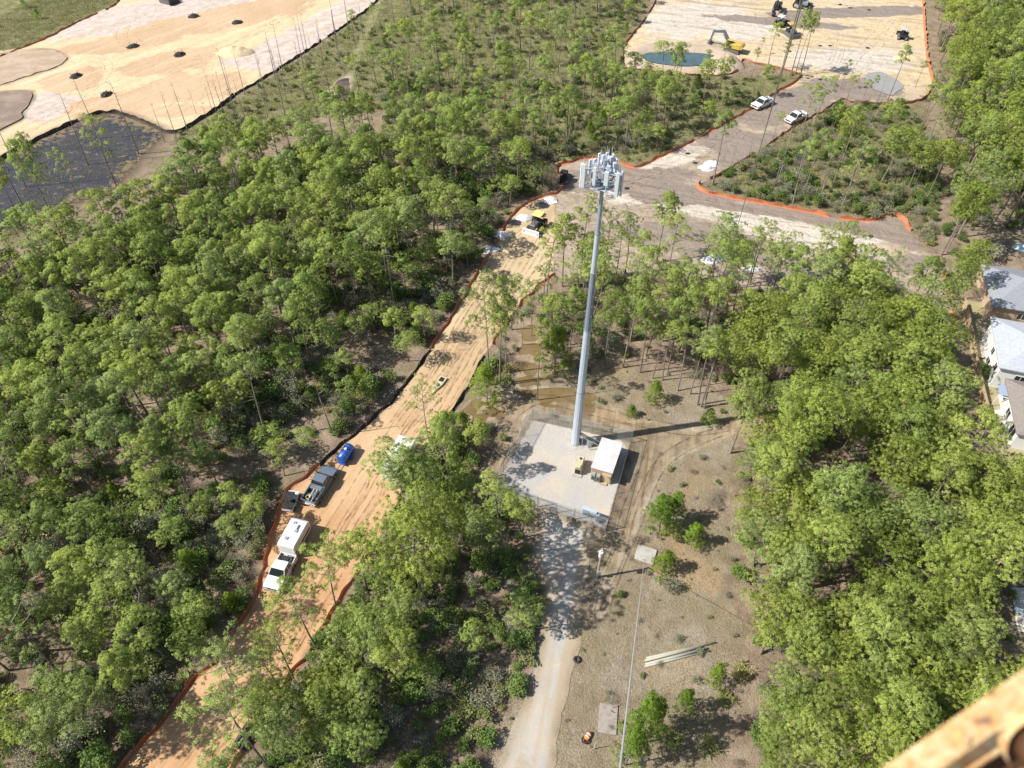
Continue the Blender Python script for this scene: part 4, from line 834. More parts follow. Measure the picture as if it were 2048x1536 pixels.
for i, (bx, by, k, s, hs, lb) in enumerate([(1345, 1480, 'palm', 1.6, 1.2, 'palmetto clump with yellow green fans in the lower clearing'), (1452, 1400, 'palm', 1.3, 1.1, 'palmetto clump near the right edge of the clearing'), (1480, 1345, 'palm', 1.6, 1.1, 'yellowish palmetto under the right tree line'), (1418, 1495, 'palm', 1.5, 1.2, 'bright palmetto low on the right of the clearing'),
    (940, 880, 'twig', 2.0, 1.6, 'large bare grey bush left of the compound track'), (965, 900, 'twig', 1.8, 1.5, 'bare brown bush beside the track corner'), (930, 905, 'dark', 1.3, 1.2, 'dark evergreen bush at the compound track'), (1340, 1175, 'grey', 1.1, .9, 'grey low bush below the anchor slab'),
    (1390, 1075, 'twig', 1.3, 1.0, 'bare twiggy bush behind the small young pine'), (1430, 1000, 'twig', 1.6, .8, 'pale bare brush on the dry slope'), (1232, 800, 'grey', .9, .6, 'small grey bush behind the cell tower'), (1200, 805, 'leaf', .6, .6, 'tiny green bush left of the small grey one'),
    (1275, 1085, 'twig', 1.1, .8, 'dry brush behind the anchor slab'), (1180, 1100, 'twig', 1.2, .9, 'brown brush at the front fence corner'), (1390, 755, 'grey', 1.1, .9, 'grey bush under the row of thin trunks'), (1180, 765, 'leaf', .8, .7, 'green bush behind the brown puddle'), (1870, 545, 'grey', 1.0, 1, 'grey bush at the end of the orange fence'),
    (1965, 520, 'grey', 2.3, 2.0, 'tall pale shrub beside the dark roofed house'), (1975, 610, 'dark', 2.0, 1.8, 'dark round tree bush against the house roof'), (1962, 752, 'dark', .9, 1.0, 'small round bush in the yard by the wooden deck'), (1005, 880, 'leaf', .8, .8, 'low green bush at the left compound corner')]):
    bush(bx, by, k, s, hs, lb, var=i)
# undergrowth: nobody could count it
ug, uv, ur, us = [], [], [], []
kinds_u = ['leaf', 'dark', 'grey', 'twig', 'palm']; groups = []; gidx = {}
for k in kinds_u:
    for v in range(len(BV[k])):
        st, fo, h = BV[k][v]; key = (k, v)
        c = [pr for pr in BOBJ.get(k, []) if pr[1].data == fo]
        if not c: continue
        gidx.setdefault(k, []).append(len(groups)); groups.append([c[0][0], c[0][1]])
for ri, (nm, poly, d, *_r) in enumerate(REGIONS + [('clearing', CLEARING, 3)]):
    dd = {'clearing': 2.6, 'left woods': 1.2, 'savanna': 2.3, 'south flat': 2.2, 'road side': 1.6, 'mid strip': 1.25, 'east woods': 1.8, 'north east': 1.35, 'site corner': 1.3}.get(nm)
    if not dd: continue
    pts = poisson(reg(poly), dd, 150 + ri); pts = pts[free(pts, .4)]; pts = pts[sdf(pts, WP['trail']) < 0]; pts = pts[sdf(pts, WP['track']) < 0]; pts = pts[sdf(pts, WP['fartrail']) < 0]; pts = pts[(sdf(pts, WP['clearing']) < -.3) | (nm == 'clearing')]; pts = pts[sdf(pts, WP['marsh']) < 0]
    r = np.random.default_rng(1200 + ri)
    mix_ = {'savanna': (.55, .12, .15, .1, .08), 'clearing': (.3, .05, .2, .4, .05), 'mid strip': (.38, .34, .12, .12, .04), 'east woods': (.45, .2, .1, .2, .05)}.get(nm, (.42, .2, .18, .15, .05))
    for p in pts:
        if not in_view(p, 2, 30): continue
        dens = mnoise.noise((p[0] * .09, p[1] * .09, ri * 3.3))
        if dens < -.3 and nm != 'mid strip' and r.random() < .8: continue
        k = kinds_u[r.choice(5, p=mix_)]
        if k not in gidx: k = 'leaf'
        s = r.uniform(.4, 1.15) * (1.0 + .6 * max(0, dens)); s *= {'clearing': .38, 'savanna': .7, 'left woods': 1.25, 'mid strip': 1.1, 'site corner': 1.0}.get(nm, 1)
        ug.append((p[0], p[1], 0)); uv.append(gidx[k][int(r.integers(len(gidx[k])))]); ur.append((0, 0, r.uniform(0, 6.28))); us.append((s, s, s * r.uniform(.6, 1.25)))
gn_scatter('undergrowth', groups, ug, uv, ur, us, label='low brush and seedlings covering the floor of the woods', cat='undergrowth')
print('undergrowth', len(ug))
# grass
def tuft(seed, n, h, w_, spread, m):
    r = np.random.default_rng(seed); c = r.normal(size=(n, 3)) * spread; c[:, 2] = 0; v = blades(r, c, 1, h, w_, 1.3); v[:, 2] = np.maximum(v[:, 2], 0); return fast_mesh('tuft', v, quads_for(v), m)
def grass_obj(name, seed, polys, n, m, h, w_, spread, label, avoid):
    src = bpy.data.objects.new(name, tuft(seed, 16, h, w_, spread, m)); COL.objects.link(src)
    r = np.random.default_rng(seed); allp = []
    for poly, k in polys:
        lo, hi = poly.min(0), poly.max(0); q = r.uniform(lo, hi, (k * 3, 2)); q = q[sdf(q, poly) > 0]; q = q[free(q, .1)]
        for a in avoid: q = q[sdf(q, a) < -.1]
        q = np.array([p for p in q if in_view(p, 0, 20)][:k]); allp.append(q)
    q = np.concatenate(allp); s = r.uniform(.5, 1.3, len(q))
    # the grass object carries its own tuft mesh: points live in the same mesh as an extra scatter of itself
    me = src.data; o = gn_scatter(name, [[src]], [(*p, 0) for p in q[1:]], np.zeros(len(q) - 1), np.stack([np.zeros(len(q) - 1), np.zeros(len(q) - 1), r.uniform(0, 6.3, len(q) - 1)], 1), np.stack([s[1:], s[1:], s[1:] * r.uniform(.6, 1.4, len(q) - 1)], 1), label=label, cat='grass')
    src.location = (q[0][0], q[0][1], 0); src.parent = o; src.name = 'grass_tuft'; return o
grass_obj('dry_grass', 31, [(WP['clearing'], 8000)], 0, M_GRASS, .17, .03, .5, 'dry tan grass over the clearing round the compound', [WP['track'], WP['drive'], WP['pad']])
grass_obj('marsh_grass', 32, [(WP['savanna'], 16000), (WP['rightopen'], 3500), (W([(60, 90), (225, 15), (330, -40), (200, -60), (-60, 60), (-60, 120)]), 2500), (WP['marsh'] , 500)], 0, M_GRASSG, .5, .07, .55, 'green and straw coloured wiregrass on the open flat', [WP['fartrail']])
# ================================================================== things
GALV = paint('galvanised steel', (.56, .64, .74), .42, .25, .25, (.33, .36, .40), .5, .6)
GALV_D = paint('dull galvanised steel', (.36, .385, .41), .5, .3, .3, (.25, .24, .23))
WHITEP = paint('white paint', (.80, .80, .78), .35, 0, .18, (.45, .40, .33), .5, 1.2, .3)
WHITEP2 = paint('off white shell', (.70, .71, .70), .5, 0, .2, (.5, .48, .44))
DARKP = paint('dark paint', (.045, .05, .06), .35, 0, .3, (.2, .15, .1), .5, 1.2, .3)
SILVERP = paint('blue silver paint', (.20, .25, .32), .3, .35, .25, (.3, .24, .18), .5, 1.2, .5)
BLACKP = paint('black plastic', (.018, .018, .02), .55, 0, .3, (.12, .09, .07))
RUBBER = paint('tyre rubber', (.022, .022, .024), .85, 0, .5, (.16, .11, .07))
GLASSD = paint('tinted glass', (.015, .02, .025), .08, 0, .05, (.1, .1, .1), .8)
YELLOW = paint('machine yellow', (.60, .43, .09), .5, 0, .55, (.35, .22, .1))
YELLOW_P = paint('pale yellow roof', (.78, .72, .22), .5, 0, .2, (.5, .4, .2))
BLUE = paint('blue tank plastic', (.015, .085, .42), .35, 0, .25, (.15, .25, .5), .5, 1.0, .2)
TAN = paint('tan enclosure', (.55, .50, .33), .5, 0, .25, (.35, .28, .15))
TANC = paint('tan stone panel', (.42, .30, .18), .9, 0, .4, (.28, .19, .11))
ROOFW = paint('chalky roof membrane', (.62, .60, .60), .85, 0, .8, (.42, .39, .38), .3, .9)
CONC = paint('weathered concrete', (.46, .44, .40), .92, 0, .8, (.27, .25, .21), .3, 1.5)
WOODP = paint('grey pole wood', (.40, .37, .30), .85, 0, .5, (.28, .25, .2))
WOODY = paint('weathered planks', (.50, .38, .22), .85, 0, .5, (.33, .24, .15))
CHROME = paint('bare metal', (.55, .55, .56), .3, .8, .3, (.3, .27, .22))
REDL = paint('red lens', (.45, .02, .01), .3)
ORANGE = paint('orange plastic', (.85, .20, .035), .6, 0, .25, (.45, .2, .1))
STEELD = paint('grey machine steel', (.16, .17, .18), .5, .3, .5, (.28, .2, .13))
BROWNM = paint('brown mud', (.30, .21, .13), .95)
def part(name, mb, m, par, smooth=False, label=None):
    o = mb.build(name, m, par, smooth); recalc(o)
    if label: o['label'] = label
    return o
def heading(a, b): d = P(*b) - P(*a); return math.atan2(d[1], d[0])
def leg(par, name, pts, r, m, n=6): return part(name, MB().tube(pts, r, n), m, par)

# ---- monopole cell tower
bp = P(1151, 886); TH = 41.9
mt = thing('cell_tower', bp, 0, 'tall galvanised monopole cell tower with a crown of white panel antennas', 'cell tower')
rad = lambda z: .56 - (.56 - .17) * (z / TH)
prev = 0
for i, (z0, z1, m) in enumerate([(0.0, 10.5, GALV), (10.3, 21.0, GALV), (20.8, 29.4, paint('aged galvanised steel', (.27, .33, .42), .45, .3, .25, (.2, .23, .28), .5, .6)), (29.2, 34.5, GALV), (34.3, TH + .9, paint('grey top steel', (.38, .44, .53), .45, .3, .3, (.25, .28, .33)))]):
    e = .012 * (5 - i); part('pole_section', MB().tube([(0, 0, z0), (0, 0, z1)], [rad(z0) + e, rad(z1) + e], 12), m, mt)
for z in (10.4, 20.9, 29.3, 34.4): part('slip_joint', MB().tube([(0, 0, z - .05), (0, 0, z + .12)], rad(z) + .075, 12), GALV_D, mt)
part('base_plate', MB().tube([(0, 0, 0.02), (0, 0, .10)], .82, 16), GALV_D, mt)
part('foundation', MB().box((0, 0, .04), (2.3, 2.3, .14), .3), CONC, mt)
mb = MB()
for i in range(16): a = i * math.pi / 8; mb.tube([(.74 * math.cos(a), .74 * math.sin(a), .1), (.74 * math.cos(a), .74 * math.sin(a), .26)], .03, 6)
part('anchor_bolts', mb, GALV_D, mt)
mb = MB()
for i in range(26):
    z = 1.6 + i * 1.45; a = -1.2; r0 = rad(z); s = .10 * (1 if i % 2 else -1)
    mb.tube([(math.cos(a + s) * (r0 - .02), math.sin(a + s) * (r0 - .02), z), (math.cos(a + s) * (r0 + .2), math.sin(a + s) * (r0 + .2), z)], .018, 5)
part('climbing_pegs', mb, GALV_D, mt)
part('cable_port', MB().box((.45, -.42, 1.05), (.35, .12, .5), -.8), BLACKP, mt)
mb = MB()
for i in range(3):      # triangular platform
    a0, a1 = 3.32 + i * 2.094, 3.32 + (i + 1) * 2.094; Rr = 2.1
    p0, p1 = (Rr * math.cos(a0), Rr * math.sin(a0)), (Rr * math.cos(a1), Rr * math.sin(a1))
    for z in (40.1, 41.05, 42.0): mb.tube([(*p0, z), (*p1, z)], .05 if z < 41 else .04, 6)
    for z in (40.1, 42.0): mb.tube([(0, 0, z), (*p0, z)], .06, 6); mb.tube([(0, 0, z), ((p0[0] + p1[0]) / 2, (p0[1] + p1[1]) / 2, z)], .05, 6)
    mb.tube([(0, 0, 39.3), ((p0[0] + p1[0]) / 2, (p0[1] + p1[1]) / 2, 40.1)], .045, 6); mb.tube([(*p0, 40.1), (*p0, 42.0)], .05, 6)
part('antenna_platform', mb, GALV, mt)
part('platform_grate', MB().tube([(0, 0, 40.09), (0, 0, 40.13)], 1.15, 12), GALV_D, mt)
r = np.random.default_rng(5)
for i in range(3):
    a0, a1 = 3.32 + i * 2.094, 3.32 + (i + 1) * 2.094; p0 = np.array([math.cos(a0), math.sin(a0)]) * 2.1; p1 = np.array([math.cos(a1), math.sin(a1)]) * 2.1
    am = math.atan2(*( (p0 + p1) / 2)[::-1]); nrm = np.array([math.cos(am), math.sin(am)])
    for j, q in enumerate((.04, .34, .66, .96)):
        c = p0 * (1 - q) + p1 * q + nrm * .28; hgt = (2.5, 1.9, 1.5, 2.6)[j] if i != 1 else (2.6, 1.4, 2.1, 2.4)[j]; wd = (.36, .30, .42, .36)[j]; zc = 41.3 + r.uniform(-.15, .3) + (2.4 - hgt) * .3
        pn = part('panel_antenna', MB().box((c[0], c[1], zc), (.17, wd, hgt), am, ch=.03), paint('antenna shell', (.62, .665, .70), .5, 0, .2, (.5, .5, .5)), mt)
        c2 = c - nrm * .18; part('mount_pipe', MB().tube([(c2[0], c2[1], 39.8), (c2[0], c2[1], 42.8 + .3 * (j % 2))], .035, 6), GALV, pn)
        c3 = c - nrm * .42
        rr = part('radio_unit', MB().box((c3[0], c3[1], 41.0 + .8 * (j % 2)), (.24, .34, .62), am, ch=.02), WHITEP2 if j % 2 else GALV, mt)
        if j in (1, 2): part('radio_unit', MB().box((c3[0] - nrm[0] * .1, c3[1] - nrm[1] * .1, 42.5), (.3, .36, .5), am, ch=.02), GALV, mt)
    part('antenna_cables', MB().tube([(0, 0, 40.3), (nrm[0] * .8, nrm[1] * .8, 40.5), (nrm[0] * 1.3, nrm[1] * 1.3, 41.2)], .05, 5), BLACKP, mt)
part('lightning_rod', MB().tube([(.1, 0, 42.7), (.1, 0, 44.2)], .02, 5), GALV, mt)

# ---- compound
def frame2(o, a, b):     # origin picture point, x axis towards b
    return heading(a, b)
sh_z = 2.75
c_fl, c_fr, c_br = P(1183, 933.4, sh_z), P(1225, 945.7, sh_z), P(1242, 886, sh_z)
sa = math.atan2(*(c_fr - c_fl)[::-1]); sw = np.linalg.norm(c_fr - c_fl); sl = np.linalg.norm(c_br - c_fr)
fy = np.array([-math.sin(sa), math.cos(sa)]); scn = (c_fl + c_fr) / 2 + fy * sl / 2
st = thing('equipment_shelter', scn, sa, 'tan equipment shelter with flat chalky white roof beside the tower', 'shelter')
part('wall', MB().box((0, 0, 1.32), (sw - .12, sl - .12, 2.5)), TANC, st)
part('plinth', MB().box((0, 0, .1), (sw + .1, sl + .1, .12)), CONC, st)
part('roof', MB().box((0, 0, 2.68), (sw + .12, sl + .16, .2), ch=.03), ROOFW, st)
d = part('door', MB().box((.75, -sl / 2 + .035, 1.2), (.9, .05, 2.05)), paint('tan door', (.55, .44, .27), .6), st); part('handle', MB().box((.42, -sl / 2 - .01, 1.15), (.05, .06, .16)), CHROME, d)
part('awning', MB().box((.75, -sl / 2 - .28, 2.36), (1.15, .6, .05), rx=-.2), WOODY, st)
for x in (-.95, -.3):
    a = part('air_conditioner', MB().box((x, -sl / 2 - .16, 1.15), (.52, .42, 1.25), ch=.03), paint('grey unit', (.34, .35, .33), .5), st); mb = MB()
    for k in range(6): mb.box((x, -sl / 2 - .385, .75 + k * .12), (.42, .02, .05))
    part('louvre', mb, BLACKP, a)
part('cable_entry', MB().box((-sw / 2 - .05, sl / 2 - .8, 2.1), (.12, .5, .5)), GALV_D, st)
lp = np.array([math.cos(sa), math.sin(sa)])
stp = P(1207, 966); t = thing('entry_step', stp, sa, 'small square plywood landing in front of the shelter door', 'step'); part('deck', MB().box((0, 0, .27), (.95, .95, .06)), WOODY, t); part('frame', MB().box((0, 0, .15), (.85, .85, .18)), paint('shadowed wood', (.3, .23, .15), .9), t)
# cable bridge from tower to shelter
t = thing('cable_bridge', bp, 0, 'steel cable bridge running from the tower base to the shelter', 'cable bridge')
q1 = scn - lp * (sw / 2) + fy * (sl / 2 - .8) - bp; mb = MB(); L_ = np.linalg.norm(q1); dq = q1 / L_; sd_ = np.array([-dq[1], dq[0]])
for s in (-.3, .3): mb.tube([(dq[0] * .5 + sd_[0] * s, dq[1] * .5 + sd_[1] * s, 2.3), (q1[0] + sd_[0] * s, q1[1] + sd_[1] * s, 2.3)], .035, 5)
k = .5
while k < L_: mb.tube([(dq[0] * k - sd_[0] * .3, dq[1] * k - sd_[1] * .3, 2.3), (dq[0] * k + sd_[0] * .3, dq[1] * k + sd_[1] * .3, 2.3)], .02, 4); k += .3
part('tray', mb, GALV_D, t); mb = MB()
for s in (-.2, -.08, .06, .18): mb.tube([(dq[0] * .5 + sd_[0] * s, dq[1] * .5 + sd_[1] * s, 2.36), (q1[0] + sd_[0] * s, q1[1] + sd_[1] * s, 2.36)], .04, 5)
part('cables', mb, BLACKP, t)
for k in (1.0, L_ * .62): leg(t, 'post', [(dq[0] * k, dq[1] * k, 0), (dq[0] * k, dq[1] * k, 2.3)], .05, GALV_D)
for i, (x, y) in enumerate(((1178, 893), (1186, 888))):
    t = thing('equipment_cabinet', P(x, y), .3, ['small grey cabinet at the foot of the tower, left of its twin', 'small grey cabinet closest to the shelter roof corner'][i], 'cabinet'); part('housing', MB().box((0, 0, .75), (.6, .5, 1.2), ch=.02), GALV_D, t); part('plinth', MB().box((0, 0, .1), (.7, .6, .12)), CONC, t); part('door', MB().box((0, -.262, .75), (.5, .03, 1.0)), GALV, t)
# generator
t = thing('generator', P(1158, 938), heading((1155, 944), (1163, 918)), 'pale yellow tan standby generator on its pad in the compound', 'generator')
part('base', MB().box((0, 0, .12), (2.9, 1.3, .16)), CONC, t); part('housing', MB().box((.1, 0, .85), (2.3, .95, 1.3), top=.86, ch=.05), TAN, t)
part('exhaust_hood', MB().box((-.75, 0, 1.56), (.5, .6, .16), ch=.02), TAN, t); part('grille', MB().box((-1.08, 0, .8), (.06, .7, .8)), BLACKP, t)
part('access_door', MB().box((.3, .47, .85), (.8, .03, .9)), TAN, t); part('lifting_bracket', MB().box((.6, 0, 1.53), (.3, .3, .06)), BLACKP, t)
# H-frame with meter boxes near the gate
t = thing('meter_rack', P(1182, 1036), heading((1166, 1030), (1200, 1042)), 'grey utility rack with blue grey meter boxes near the gate', 'utility rack')
for x in (-1.0, 0, 1.0): leg(t, 'post', [(x, 0, 0), (x, 0, 1.75)], .05, GALV_D)
part('strut', MB().box((0, 0, 1.5), (2.3, .05, .06)).box((0, 0, .9), (2.3, .05, .06)), GALV_D, t)
for x, w_, h_, m in ((-.65, .9, 1.0, paint('blue grey box', (.30, .38, .47), .45)), (.25, .55, .75, GALV), (.8, .45, .6, GALV)): b = part('meter_box', MB().box((x, -.14, 1.2), (w_, .24, h_), ch=.02), m, t); part('cover', MB().box((x, -.27, 1.2), (w_ * .8, .03, h_ * .8)), GALV_D, b)
part('top_shield', MB().box((-.3, -.1, 1.8), (1.9, .5, .05)), paint('pale blue sheet', (.45, .55, .66), .4), t)
t = thing('transformer_box', P(1196, 1043), heading((1166, 1030), (1200, 1042)), 'small dark pad box right of the meter rack', 'cabinet'); part('housing', MB().box((0, 0, .4), (.6, .5, .75), ch=.03), GALV_D, t); part('lid', MB().box((0, 0, .79), (.66, .56, .05)), paint('blue grey box', (.30, .38, .47), .45), t)

# ---- chain link fence
def chain_mat():
    t = NT('chain_link_wire', .5, .5); uv = t.N('ShaderNodeUVMap').outputs[0]
    sx = t.N('ShaderNodeSeparateXYZ'); t.L(uv, sx.inputs[0]); a = t.math('ADD', sx.outputs[0], sx.outputs[1]); b = t.math('SUBTRACT', sx.outputs[0], sx.outputs[1])
    def line(q): f = t.math('ABSOLUTE', t.math('SUBTRACT', t.math('FRACT', t.math('MULTIPLY', q, 14.0)), .5)); return t.math('GREATER_THAN', f, .42)
    m = t.math('MAXIMUM', line(a), line(b)); t.color((.42, .45, .48)); t.b.inputs['Metallic'].default_value = .5; t.L(m, t.b.inputs['Alpha']); return t.m
CHAIN = chain_mat()
def chain_panel(par, p0, p1, h, name='wire_mesh'):
    me = bpy.data.meshes.new(name); me.from_pydata([(p0[0], p0[1], .05), (p1[0], p1[1], .05), (p1[0], p1[1], h), (p0[0], p0[1], h)], [], [(0, 1, 2, 3)])
    L = float(np.linalg.norm(np.array(p1) - np.array(p0))); u = me.uv_layers.new(name='UVMap')
    for i, q in enumerate(((0, 0), (L, 0), (L, h), (0, h))): u.data[i].uv = q
    me.materials.append(CHAIN); o = bpy.data.objects.new(name, me); COL.objects.link(o); o.parent = par; return o
cor = W([(1065, 841), (1262, 886), (1213, 1062), (986, 984)]); FH = 2.4
def fence_side(a, b, label, skip=None):
    t = thing('chain_link_fence', a, 0, label, 'chain link fence', 'chain link fence sides round the compound')
    d = b - a; L = np.linalg.norm(d); u = d / L; n = max(2, round(L / 3)); nrm = np.array([u[1], -u[0]])
    for i in range(n + 1):
        q = u * L * i / n; leg(t, 'post', [(*q, 0), (*q, FH + .02)], .045 if i in (0, n) else .032, GALV_D, 6)
        m = part('barb_arm', MB().tube([(*q, FH), (*(q + nrm * .0), FH + .35)], .02, 4), GALV_D, t)
    mb = MB(); mb.tube([(0, 0, FH), (*d, FH)], .028, 5); part('top_rail', mb, GALV_D, t)
    mb = MB()
    for k in range(3): mb.tube([(0, 0, FH + .1 + k * .11), (*d, FH + .1 + k * .11)], .009, 3, False)
    part('barbed_wire', mb, GALV_D, t); chain_panel(t, (0, 0), d, FH); return t
fence_side(cor[0], cor[1], 'rear side of the compound fence passing behind the tower'); fence_side(cor[1], cor[2], 'right side of the compound fence beside the shelter')
fence_side(cor[3], cor[0], 'left side of the compound fence'); 
dF = cor[2] - cor[3]; g0, g1 = cor[3] + dF * .40, cor[3] + dF * .72
fence_side(cor[3], g0, 'front fence panel left of the gate'); fence_side(g1, cor[2], 'front fence panel right of the gate')
t = thing('compound_gate', g0, 0, 'double leaf chain link gate at the head of the gravel drive', 'gate'); dg = g1 - g0
for a, b in ((dg * .02, dg * .49), (dg * .51, dg * .98)):
    f = part('gate_leaf', MB().tube([(*a, .1), (*b, .1)], .03, 5).tube([(*a, FH - .1), (*b, FH - .1)], .03, 5).tube([(*a, .1), (*a, FH - .1)], .03, 5).tube([(*b, .1), (*b, FH - .1)], .03, 5).tube([(*a, 1.2), (*b, 1.2)], .02, 5), GALV_D, t); chain_panel(f, a, b, FH - .1)
sg = dg * .18; ga = math.atan2(dg[1], dg[0]); t = thing('warning_sign', (g0[0] + sg[0] + .06 * math.sin(ga), g0[1] + sg[1] - .06 * math.cos(ga), 1.45), ga, 'small yellow and white notice sign on the compound gate', 'sign'); part('sign_board', MB().box((0, 0, 0), (.85, .02, .45)), paint('white sign', (.8, .8, .78), .5), t); part('yellow_band', MB().box((0, -.014, .12), (.8, .012, .16)), YELLOW, t)

# ---- utility pole
t = thing('utility_pole', P(1194, 1155), 0, 'short wooden utility pole with white transformer below the compound', 'utility pole')
uh = height_for(1194, 1155, 1098); leg(t, 'pole', [(0, 0, -.3), (.02, 0, uh)], [.16, .11], WOODP, 8)
tk = part('transformer', MB().tube([(-.1, -.32, uh - 1.0), (-.1, -.32, uh - .1)], .26, 12), WHITEP2, t); part('bushing', MB().tube([(-.1, -.32, uh - .1), (-.1, -.32, uh + .18)], .05, 6), GALV_D, tk)
part('crossarm', MB().box((0, 0, uh - .25), (1.1, .1, .1), .4), WOODP, t); part('meter_box', MB().box((.1, -.18, 1.5), (.3, .2, .5)), GALV_D, t)
# ---- concrete slabs with guy anchors
def slab(px, w_, l_, a, label, h=.22):
    t = thing('guy_anchor_slab', P(*px), a, label, 'concrete slab'); o = part('slab', MB().box((0, 0, h / 2 + .01), (w_, l_, h), ch=.04), CONC if h > .2 else paint('stained concrete', (.36, .315, .28), .95, 0, .9, (.22, .17, .13), .3, 2.5), t); return t
s1 = slab((1291, 1110), 2.35, 2.1, -.35, 'pale square concrete guy anchor slab right of the rutted track'); part('anchor_rod', MB().tube([(-.2, -.7, .1), (-.2, -1.1, .7)], .04, 6), GALV_D, s1)
s2 = slab((1216, 1438), 1.9, 3.0, -.15, 'stained concrete slab near the bottom of the clearing', .16); part('anchor_rod', MB().tube([(.2, .9, .1), (.2, .5, .7)], .04, 6), GALV_D, s2)
bush(1215, 1400, 'twig', .8, .5, 'dry brush at the upper edge of the stained slab'); 
# ---- four poles on the grass
for i, (a, b, w_, lb) in enumerate([((1290, 1322), (1405, 1294), .13, 'upper grey pole of the four lying in the clearing, shorter'), ((1290, 1330), (1414, 1298), .15, 'thick grey pole lying second in the row of four'), ((1289, 1334), (1420, 1302), .11, 'thin pale pole squeezed third in the row of four'), ((1292, 1317), (1431, 1286), .12, 'topmost long pale pole of the row, reaching farthest right')]):
    pa, pb = P(*a), P(*b); d = pb - pa; t = thing('lying_pole', pa, 0, lb, 'pole', 'grey poles lying in the clearing')
    part('shaft', MB().tube([(0, 0, w_), (d[0], d[1], w_)], [w_, w_ * .8], 10), paint('pale pole', (.40, .40, .335), .7, 0, .5, (.34, .33, .27)), t, True); u = d / np.linalg.norm(d) * .02; part('end_cap', MB().tube([(d[0], d[1], w_), (d[0] + u[0], d[1] + u[1], w_)], w_ * .55, 8), BLACKP, t)
# ---- tyre, drum
def torus(mb, c, R_, r_, n=20, m_=8, tilt=0):
    v = [((R_ + r_ * math.cos(b)) * math.cos(a), (R_ + r_ * math.cos(b)) * math.sin(a), r_ * math.sin(b)) for a in np.linspace(0, 2 * math.pi, n, endpoint=False) for b in np.linspace(0, 2 * math.pi, m_, endpoint=False)]
    mm = np.array(Matrix.Rotation(tilt, 3, 'X')); v = np.array(v) @ mm.T + np.array(c)
    return mb.add(v, [(i * m_ + j, ((i + 1) % n) * m_ + j, ((i + 1) % n) * m_ + (j + 1) % m_, i * m_ + (j + 1) % m_) for i in range(n) for j in range(m_)])
t = thing('old_tyre', P(1154, 1320), 0, 'black tyre lying flat beside the gravel drive', 'tyre'); part('tread', torus(MB(), (0, 0, .14), .30, .13), RUBBER, t, True); part('side_wall', torus(MB(), (0, 0, .17), .24, .08), RUBBER, t, True)
t = thing('traffic_drum', P(1172, 1479), heading((1166, 1488), (1178, 1470)), 'fallen orange and white traffic drum near the bottom of the drive', 'traffic drum')
part('body', MB().tube([(-.1, 0, .28), (.75, 0, .25)], [.29, .21], 16), ORANGE, t, True)
for x in (.12, .42): part('band', MB().tube([(x, 0, .272), (x + .13, 0, .268)], [.295 - x * .08, .285 - x * .08], 16), WHITEP, t, True)
part('rubber_base', torus(MB(), (-.2, 0, .34), .30, .09, tilt=0), RUBBER, t, True)
t = thing('marker_post', P(1188, 1498), 0, 'thin white marker post between drum and slab', 'post'); leg(t, 'shaft', [(0, 0, 0), (0, 0, 1.6)], .04, WHITEP2); part('cap', MB().tube([(0, 0, 1.6), (0, 0, 1.66)], .055, 8), GALV_D, t)

